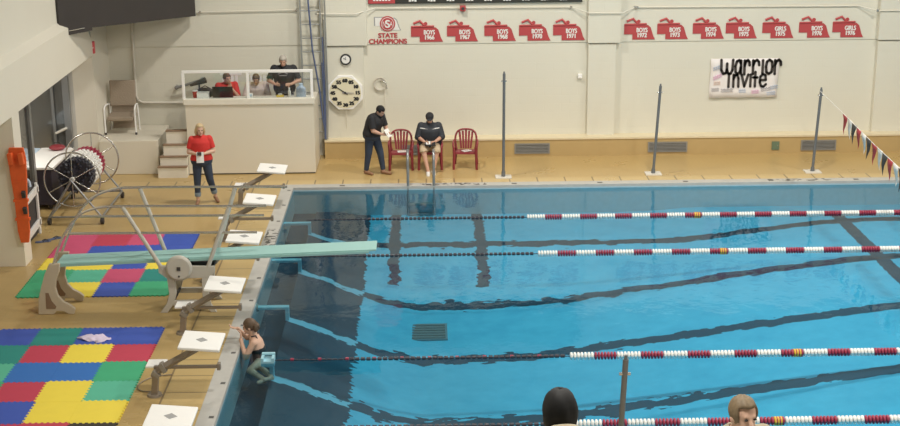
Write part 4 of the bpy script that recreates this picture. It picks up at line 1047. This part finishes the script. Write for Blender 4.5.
        def keep(q):
            front = q.y < -.02
            if hairstyle == 'short': return q.z > (.058 if q.y < -.045 else (-.01 if q.y < .02 else -.055))
            if hairstyle == 'cap': return q.z > (.072 if q.y < -.045 else -.075)
            if hairstyle == 'bob': return q.z > (.074 if q.y < -.05 else -.09)
            return q.z > (.06 if q.y < -.05 else -.08)
        vs = [q for r_ in rings for q in r_]; fs = []
        for i in range(m_):
            for k in range(n):
                f_ = (i*n+k, i*n+(k+1) % n, (i+1)*n+(k+1) % n, (i+1)*n+k)
                if keep(sum((vs[q] for q in f_), Vector())/4): fs.append(f_)
        fs.append([m_*n+k for k in range(n)])
        hm.add(vs, fs, True, HM)
        o = hm.build('hair', M[hair], P_); so = o.modifiers.new('so', 'SOLIDIFY'); so.thickness = .014; so.offset = -1
        if hairstyle in ('bob', 'long', 'bun'):
            c = MB(); ln = {'bob': -.11, 'long': -.26, 'bun': -.06}[hairstyle]
            for e in (-1, 1) if hairstyle != 'bun' else ():
                c.tube([(e*.075, .01, .03), (e*.086, .02, -.05), (e*.080, .03, ln)], [.03, .03, .014], 10)
            for x in (-.045, 0, .045):
                c.tube([(x, .09, .04), (x*1.1, .105, -.05), (x, .085, ln)], [.03, .036, .02], 10)
            if hairstyle == 'bun': c.ell((0, .11, .01), (.045, .045, .045))
            c.v = [tuple(HM @ Vector(v)) for v in c.v]; c.build('hair_lengths', M[hair], P_)
    return P_, HM
STAND = dict(pelvis=(0, 0, .93), waist=(0, .0, 1.06), chest=(0, .01, 1.27), neck=(0, .02, 1.43), head=(0, -.005, 1.55),
             sh_l=(.170, .015, 1.355), sh_r=(-.170, .015, 1.355), hip_l=(.09, 0, .90), hip_r=(-.09, 0, .90),
             kn_l=(.11, -.01, .49), kn_r=(-.11, -.01, .49), an_l=(.12, .02, .085), an_r=(-.12, .02, .085), to_l=(.15, -.15, .032), to_r=(-.15, -.15, .032),
             el_l=(.24, .03, 1.09), el_r=(-.24, .03, 1.09), wr_l=(.24, -.05, .86), wr_r=(-.24, -.05, .86))
SIT = dict(STAND); SIT.update(pelvis=(0, .04, .55), waist=(0, .06, .68), chest=(0, .04, .90), neck=(0, .02, 1.06), head=(0, -.02, 1.18), sh_l=(.19, .03, 1.0), sh_r=(-.19, .03, 1.0),
             hip_l=(.10, .0, .525), hip_r=(-.10, .0, .525), kn_l=(.13, -.42, .53), kn_r=(-.13, -.42, .53), an_l=(.13, -.44, .095), an_r=(-.13, -.44, .095), to_l=(.14, -.6, .035), to_r=(-.14, -.6, .035),
             el_l=(.27, -.06, .76), el_r=(-.27, -.06, .76), wr_l=(.09, -.27, .66), wr_r=(-.09, -.27, .66))
SHIRT = lambda sl=.62, lo=.07: dict(torso=(lo, 9), pelvis=(lo, 9), uarm=(0, sl))
TROUS = lambda hi=.10, sh=.93: dict(pelvis=(-9, hi), torso=(-9, hi), thigh=(0, 1), shin=(0, sh))

# woman in red, mid stride towards us, holding papers and a phone
J = dict(STAND); J.update(el_l=(.25, -.02, 1.10), el_r=(-.25, -.02, 1.10), wr_l=(.05, -.24, 1.10), wr_r=(-.09, -.24, 1.10), hd_l=(-.5, -.6, .1), hd_r=(.5, -.6, .1),
    kn_l=(.15, -.02, .49), an_l=(.24, .10, .12), to_l=(.29, -.06, .032), an_r=(-.12, -.04, .085), to_r=(-.14, -.21, .032), kn_r=(-.11, -.05, .49))
p, _ = person('blonde woman in red shirt and cuffed jeans standing on the deck', (-4.70, 28.65, 0), R(8), J, 'skin_pale', 'hair_blonde', 'bob',
    (('shirt', 'shirt_red', .018, dict(torso=(.0, 9), pelvis=(.0, 9), uarm=(0, .75))), ('jeans', 'jeans', .016, TROUS(.05, .62)), ('jeans_cuff', 'denim_cuff', .024, dict(shin_l=(.60, .82))), ('jeans_cuff', 'denim_cuff', .024, dict(shin_r=(.60, .82))), ('sandal', 'sandal', .006, dict(foot_l=(0, 1))), ('sandal', 'sandal', .006, dict(foot_r=(0, 1)))), 1.02, head_yaw=10, girth=1.22, women=True)
MB().box((-.02, -.33, 1.05), (.15, .02, .22), (R(-12), 0, 0)).build('paper', M['paper'], p); MB().box((-.03, -.35, 1.13), (.08, .05, .06)).build('phone', M['dark'], p)

# standing man, turned to the right and bent over his notes
J = dict(STAND); J.update(waist=(0, -.02, 1.06), chest=(0, -.10, 1.26), neck=(0, -.17, 1.38), head=(0, -.245, 1.475), sh_l=(.18, -.14, 1.34), sh_r=(-.18, -.14, 1.34),
    el_l=(.23, -.22, 1.06), el_r=(-.23, -.20, 1.06), wr_l=(.06, -.36, .99), wr_r=(-.08, -.34, .97), hd_l=(-.4, -.7, .05), hd_r=(.4, -.7, .05),
    an_l=(.10, -.22, .085), kn_l=(.11, -.14, .49), to_l=(.12, -.40, .032), an_r=(-.12, .10, .085), to_r=(-.14, -.08, .032), kn_r=(-.11, .03, .49))
p, _ = person('man in black shirt and jeans standing bent over a paper', (-1.20, 30.93, 0), R(56), J, 'skin', 'hair_dark', 'short',
    (('shirt', 'shirt_black', .020, dict(torso=(-.02, 9), pelvis=(-.02, 9), uarm=(0, .85))), ('jeans', 'jeans', .018, TROUS(.03, .97)), ('shoe', 'sandal', .008, dict(foot_l=(0, 1))), ('shoe', 'sandal', .008, dict(foot_r=(0, 1)))), 1.0, head_pitch=30, girth=1.4)
MB().box((-.01, -.45, 1.0), (.16, .015, .2), (R(-35), 0, 0)).build('paper', M['paper'], p)

# seated man with cap, reading a clipboard
J = dict(SIT); J.update(wr_l=(.10, -.30, .70), wr_r=(-.11, -.30, .70), el_l=(.27, -.04, .76), el_r=(-.27, -.04, .76), hd_l=(-.6, -.5, 0), hd_r=(.6, -.5, 0),
    kn_l=(.15, -.43, .53), kn_r=(-.15, -.43, .53), hip_l=(.11, 0, .53), hip_r=(-.11, 0, .53), an_l=(.07, -.48, .10), an_r=(-.05, -.56, .10), to_l=(.08, -.66, .035), to_r=(-.05, -.74, .035))
p, HM = person('seated man in black jacket and khaki shorts reading a clipboard', (.11, 31.38, -.03), 0, J, 'skin', 'hair_dark', 'short',
    (('jacket', 'jacket', .026, dict(torso=(-.03, 9), pelvis=(-.03, 9), uarm=(0, 1), farm=(0, .3))), ('shorts', 'khaki', .022, dict(pelvis=(-9, .02), torso=(-9, .0), thigh=(0, 1), shin=(0, .05))), ('shoe', 'shoe_white', .012, dict(foot_l=(0, 1))), ('shoe', 'shoe_white', .012, dict(foot_r=(0, 1)))), 1.02, head_pitch=24, girth=1.5)
for s in (-1, 1):
    MB().tube([(s*.05, -.125, .955), (s*.13, -.10, .965), (s*.215, -.06, .97)], .011, 6).build('jacket_stripe', M['bright_white'], p)
c = MB(); c.ell((0, .012, .055), (.094, .110, .082), 20, 10); c.ell((0, -.10, .052), (.07, .065, .012), 16, 6); c.v = [tuple(HM @ Vector(v)) for v in c.v]; c.build('cap', M['shirt_black'], p)
MB().box((0, -.36, .69), (.24, .2, .012), (R(22), 0, 0)).build('clipboard', M['black'], p)
MB().box((-.04, -.365, .70), (.10, .12, .004), (R(22), 0, 0)).build('paper', M['paper'], p)

# swimmer holding the left wall
J = dict(pelvis=(0, .10, -.40), waist=(0, .08, -.29), chest=(0, .04, -.15), neck=(0, .0, -.01), head=(0, -.045, .11), sh_l=(.150, .02, -.085), sh_r=(-.150, .02, -.085), hip_l=(.085, .12, -.41), hip_r=(-.07, .13, -.40),
    kn_l=(.36, -.02, -.44), kn_r=(.22, .10, -.43), an_l=(.62, .20, -.47), an_r=(.54, .30, -.46), to_l=(.74, .14, -.47), to_r=(.66, .22, -.46),
    el_l=(.20, -.10, -.30), el_r=(-.20, -.12, -.14), wr_l=(.10, -.17, -.05), wr_r=(-.15, -.24, .03), hd_l=(-.3, .05, .9), hd_r=(.1, -.9, .15))
sw_, HM = person('swimmer in dark swimsuit holding the pool edge at left', (-2.72, 20.47, .17), R(-90), J, 'skin_pale', 'hair_brown', 'bun',
    (('swimsuit', 'swim', .006, dict(torso=(-9, .20), pelvis=(-9, 9))),), 1.05, head_yaw=-8, head_pitch=6, girth=.92, women=True)
c = MB(); c.tube([(-.075, -.02, -.02), (-.085, .05, .0), (-.06, .10, -.12)], .010, 6); c.tube([(.075, -.02, -.02), (.085, .05, .0), (.06, .10, -.12)], .010, 6); c.build('strap', M['swim'], sw_)

# three officials in the booth (floor 1.03)
J = dict(SIT); J.update(el_l=(.22, -.2, .74), wr_l=(.06, -.20, .98), hd_l=(-.3, 0, .9), wr_r=(-.20, -.38, .72), el_r=(-.26, -.1, .76), hd_r=(.2, -.9, 0), head=(0, -.06, 1.17))
p, _ = person('official in red shirt resting chin on a hand behind the laptop', (-4.56, 31.95, .88), R(18), J, 'skin', 'hair_brown', 'short',
    (('shirt', 'shirt_red', .02, dict(torso=(-.03, 9), pelvis=(-.03, 9), uarm=(0, .9))), ('trousers', 'dark_trousers', .018, TROUS(.0)), ('shoe', 'shoe_white', .01, dict(foot_l=(0, 1))), ('shoe', 'shoe_white', .01, dict(foot_r=(0, 1)))), 1.0, head_yaw=25, girth=1.2)
J = dict(SIT); J.update(head=(0, -.09, 1.15), wr_l=(.12, -.40, .74), wr_r=(-.12, -.40, .74), hd_l=(-.2, -.9, 0), hd_r=(.2, -.9, 0))
p, _ = person('official in pale pink shirt seated at the booth counter', (-3.87, 31.95, .88), 0, J, 'skin', 'hair_brown', 'short',
    (('shirt', 'pinkwhite', .022, dict(torso=(-.03, 9), pelvis=(-.03, 9), uarm=(0, 1), farm=(0, .4))), ('trousers', 'dark_trousers', .018, TROUS(.0)), ('shoe', 'shoe_white', .01, dict(foot_l=(0, 1))), ('shoe', 'shoe_white', .01, dict(foot_r=(0, 1)))), 1.0, head_pitch=18, girth=1.2)
J = dict(STAND); J.update(chest=(0, -.03, 1.27), neck=(0, -.05, 1.42), head=(0, -.10, 1.53), el_l=(.33, -.04, 1.10), el_r=(-.33, -.04, 1.10), wr_l=(.17, -.28, 1.06), wr_r=(-.17, -.28, 1.06), hd_l=(-.8, -.3, 0), hd_r=(.8, -.3, 0), sh_l=(.205, -.01, 1.36), sh_r=(-.205, -.01, 1.36))
p, _ = person('grey haired man in black tee standing in the booth', (-3.21, 31.72, .88), 0, J, 'skin', 'hair_grey', 'short',
    (('shirt', 'shirt_black', .022, dict(torso=(-.03, 9), pelvis=(-.03, 9), uarm=(0, .9))), ('trousers', 'dark_trousers', .02, TROUS(.0)), ('shoe', 'shoe_white', .01, dict(foot_l=(0, 1))), ('shoe', 'shoe_white', .01, dict(foot_r=(0, 1)))), 1.05, head_pitch=14, girth=1.35)
c = MB(); c.tube([(-.10, -.225, 1.27), (-.04, -.235, 1.31), (.04, -.235, 1.31), (.10, -.225, 1.27)], .010, 6); c.tube([(-.08, -.235, 1.24), (.08, -.235, 1.24)], .008, 6); c.build('shirt_print', M['marker_grey'], p)
# booth chairs behind the seated pair
def booth_chair(x, label):
    o = thing('booth_chair', label, 'chair', (x, 31.98, .88), 0, 'white chairs in the booth')
    MB().box((0, 0, .44), (.46, .44, .05)).build('seat', M['seat_pale'], o, .02)
    for k in range(4): MB().bx((-.2+.1*k, .27, .5), (-.14+.1*k, .29, 1.22)).build('back_slat', M['bright_white'], o)
    MB().bx((-.25, .26, 1.18), (.25, .30, 1.25)).build('top_rail', M['bright_white'], o, .01)
    for x_ in (-.2, .2):
        for y in (-.18, .2): MB().cyl((x_, y, 0), (x_, y, .43), .018, n=8).build('leg', M['bright_white'], o)
    return o
booth_chair(-4.50, 'white slat back chair behind the official in red'); booth_chair(-3.85, 'white slat back chair behind the official in pink')
# counter clutter
CZ_ = 1.72
def item(name, label, cat, x, y, parts, z=CZ_, rz=0):
    o = thing(name, label, cat, (x, y, z), rz)
    for mb, n, m in parts: mb.build(n, M[m], o, .004)
    return o
item('laptop', 'open black laptop on the booth counter', 'laptop', -4.55, 31.32, [(MB().box((0, .0, .012), (.36, .24, .02)), 'keyboard_base', 'black'), (MB().box((0, -.15, .15), (.46, .02, .28), (R(12), 0, 0)), 'screen', 'black')])
item('paper_box', 'white box on the booth counter left of the laptop', 'box', -5.0, 31.22, [(MB().box((0, 0, .07), (.26, .16, .14)), 'carton', 'bright_white'), (MB().box((0, 0, .145), (.27, .17, .015)), 'lid', 'paper')])
item('cup', 'red cup at the left end of the booth counter', 'cup', -5.2, 31.36, [(MB().tube([(0, 0, 0), (0, 0, .15)], [.05, .065], 16), 'body', 'red'), (MB().tube([(0, 0, .15), (0, 0, .165)], [.068, .066], 16), 'rim', 'white')])
item('equipment_bag', 'black equipment bag on the booth counter behind the white box', 'bag', -4.98, 31.42, [(MB().ell((0, 0, .1), (.22, .06, .12)), 'body', 'black'), (MB().tube([(-.14, 0, .18), (0, 0, .26), (.14, 0, .18)], .014, 8), 'handle', 'dark')])
item('starter_horn', 'dark starting speaker on a bracket at the left end of the booth', 'speaker', -5.12, 31.48, [(MB().tube([(-.2, 0, .26), (.16, 0, .38)], [.03, .07], 12), 'horn', 'dark'), (MB().cyl((0, 0, 0), (0, 0, .3), .02, n=10), 'stalk', 'dark')])
item('notepad', 'yellow notepad on the booth counter before the man in black', 'notepad', -3.27, 31.25, [(MB().box((0, 0, .03), (.16, .12, .06)), 'pad', 'yellow'), (MB().box((0, .02, .075), (.08, .06, .03)), 'clip', 'bright_white')])
item('bottle', 'clear water bottle on the booth counter beside the notepad', 'bottle', -3.06, 31.28, [(MB().tube([(0, 0, 0), (0, 0, .14), (0, 0, .17), (0, 0, .2)], [.035, .035, .016, .016], 14), 'body', 'white'), (MB().cyl((0, 0, .2), (0, 0, .22), .018, n=12), 'cap', 'bright_white')])
item('water_jug', 'pale blue water jug at the right end of the booth counter', 'jug', -2.80, 31.32, [(MB().tube([(0, 0, 0), (0, 0, .2), (0, 0, .25), (0, 0, .28)], [.11, .11, .05, .04], 18), 'body', 'clear_blue'), (MB().cyl((0, 0, .28), (0, 0, .31), .045, n=14), 'cap', 'pale_blue')])
item('stopwatch_box', 'small white timer on the booth counter before the official in pink', 'timer', -3.93, 31.2, [(MB().box((0, 0, .06), (.1, .07, .12)), 'case', 'bright_white'), (MB().box((0, -.038, .075), (.06, .006, .05)), 'display', 'pale_blue')])

# ---- spectators right below the camera, on the stand
s_ = MB(); s_.bx((-6, 6.55, 0), (12, 7.6, 3.325)); s_.bx((-6, 7.6, 0), (12, 8.7, 2.835)); s_.bx((-6, 5.4, 0), (12, 6.55, 3.81))
struct('floor_stand', s_, M['recess'])
J = dict(STAND); J.update(head=(0, -.03, 1.545))
p, _ = person('spectator with long dark hair seen from behind at the bottom edge', (.715, 7.0, 3.335), R(185), J, 'skin', 'hair_dark', 'full',
    (('top', 'tan_top', .02, dict(torso=(-.03, 9), pelvis=(-.03, 9), uarm=(0, 1), farm=(0, .8), neck=(0, .45))), ('trousers', 'dark_trousers', .018, TROUS(.0)), ('shoe', 'shoe_white', .01, dict(foot_l=(0, 1))), ('shoe', 'shoe_white', .01, dict(foot_r=(0, 1)))), 1.0, girth=1.05, head_pitch=4)
MB().ell((0, .135, 1.455), (.14, .075, .07), 18, 10).build('hood', M['tan_top'], p)
J = dict(STAND); J.update(head=(0, -.06, 1.53))
p, _ = person('light brown haired spectator facing the camera at the bottom edge', (1.955, 8.05, 2.845), R(10), J, 'skin_pale', 'hair_light', 'cap',
    (('top', 'tan_top', .02, dict(torso=(-.03, 9), pelvis=(-.03, 9), uarm=(0, 1), farm=(0, .8))), ('trousers', 'dark_trousers', .018, TROUS(.0)), ('shoe', 'shoe_white', .01, dict(foot_l=(0, 1))), ('shoe', 'shoe_white', .01, dict(foot_r=(0, 1)))), 1.0, head_yaw=6, head_pitch=-8, girth=1.0)
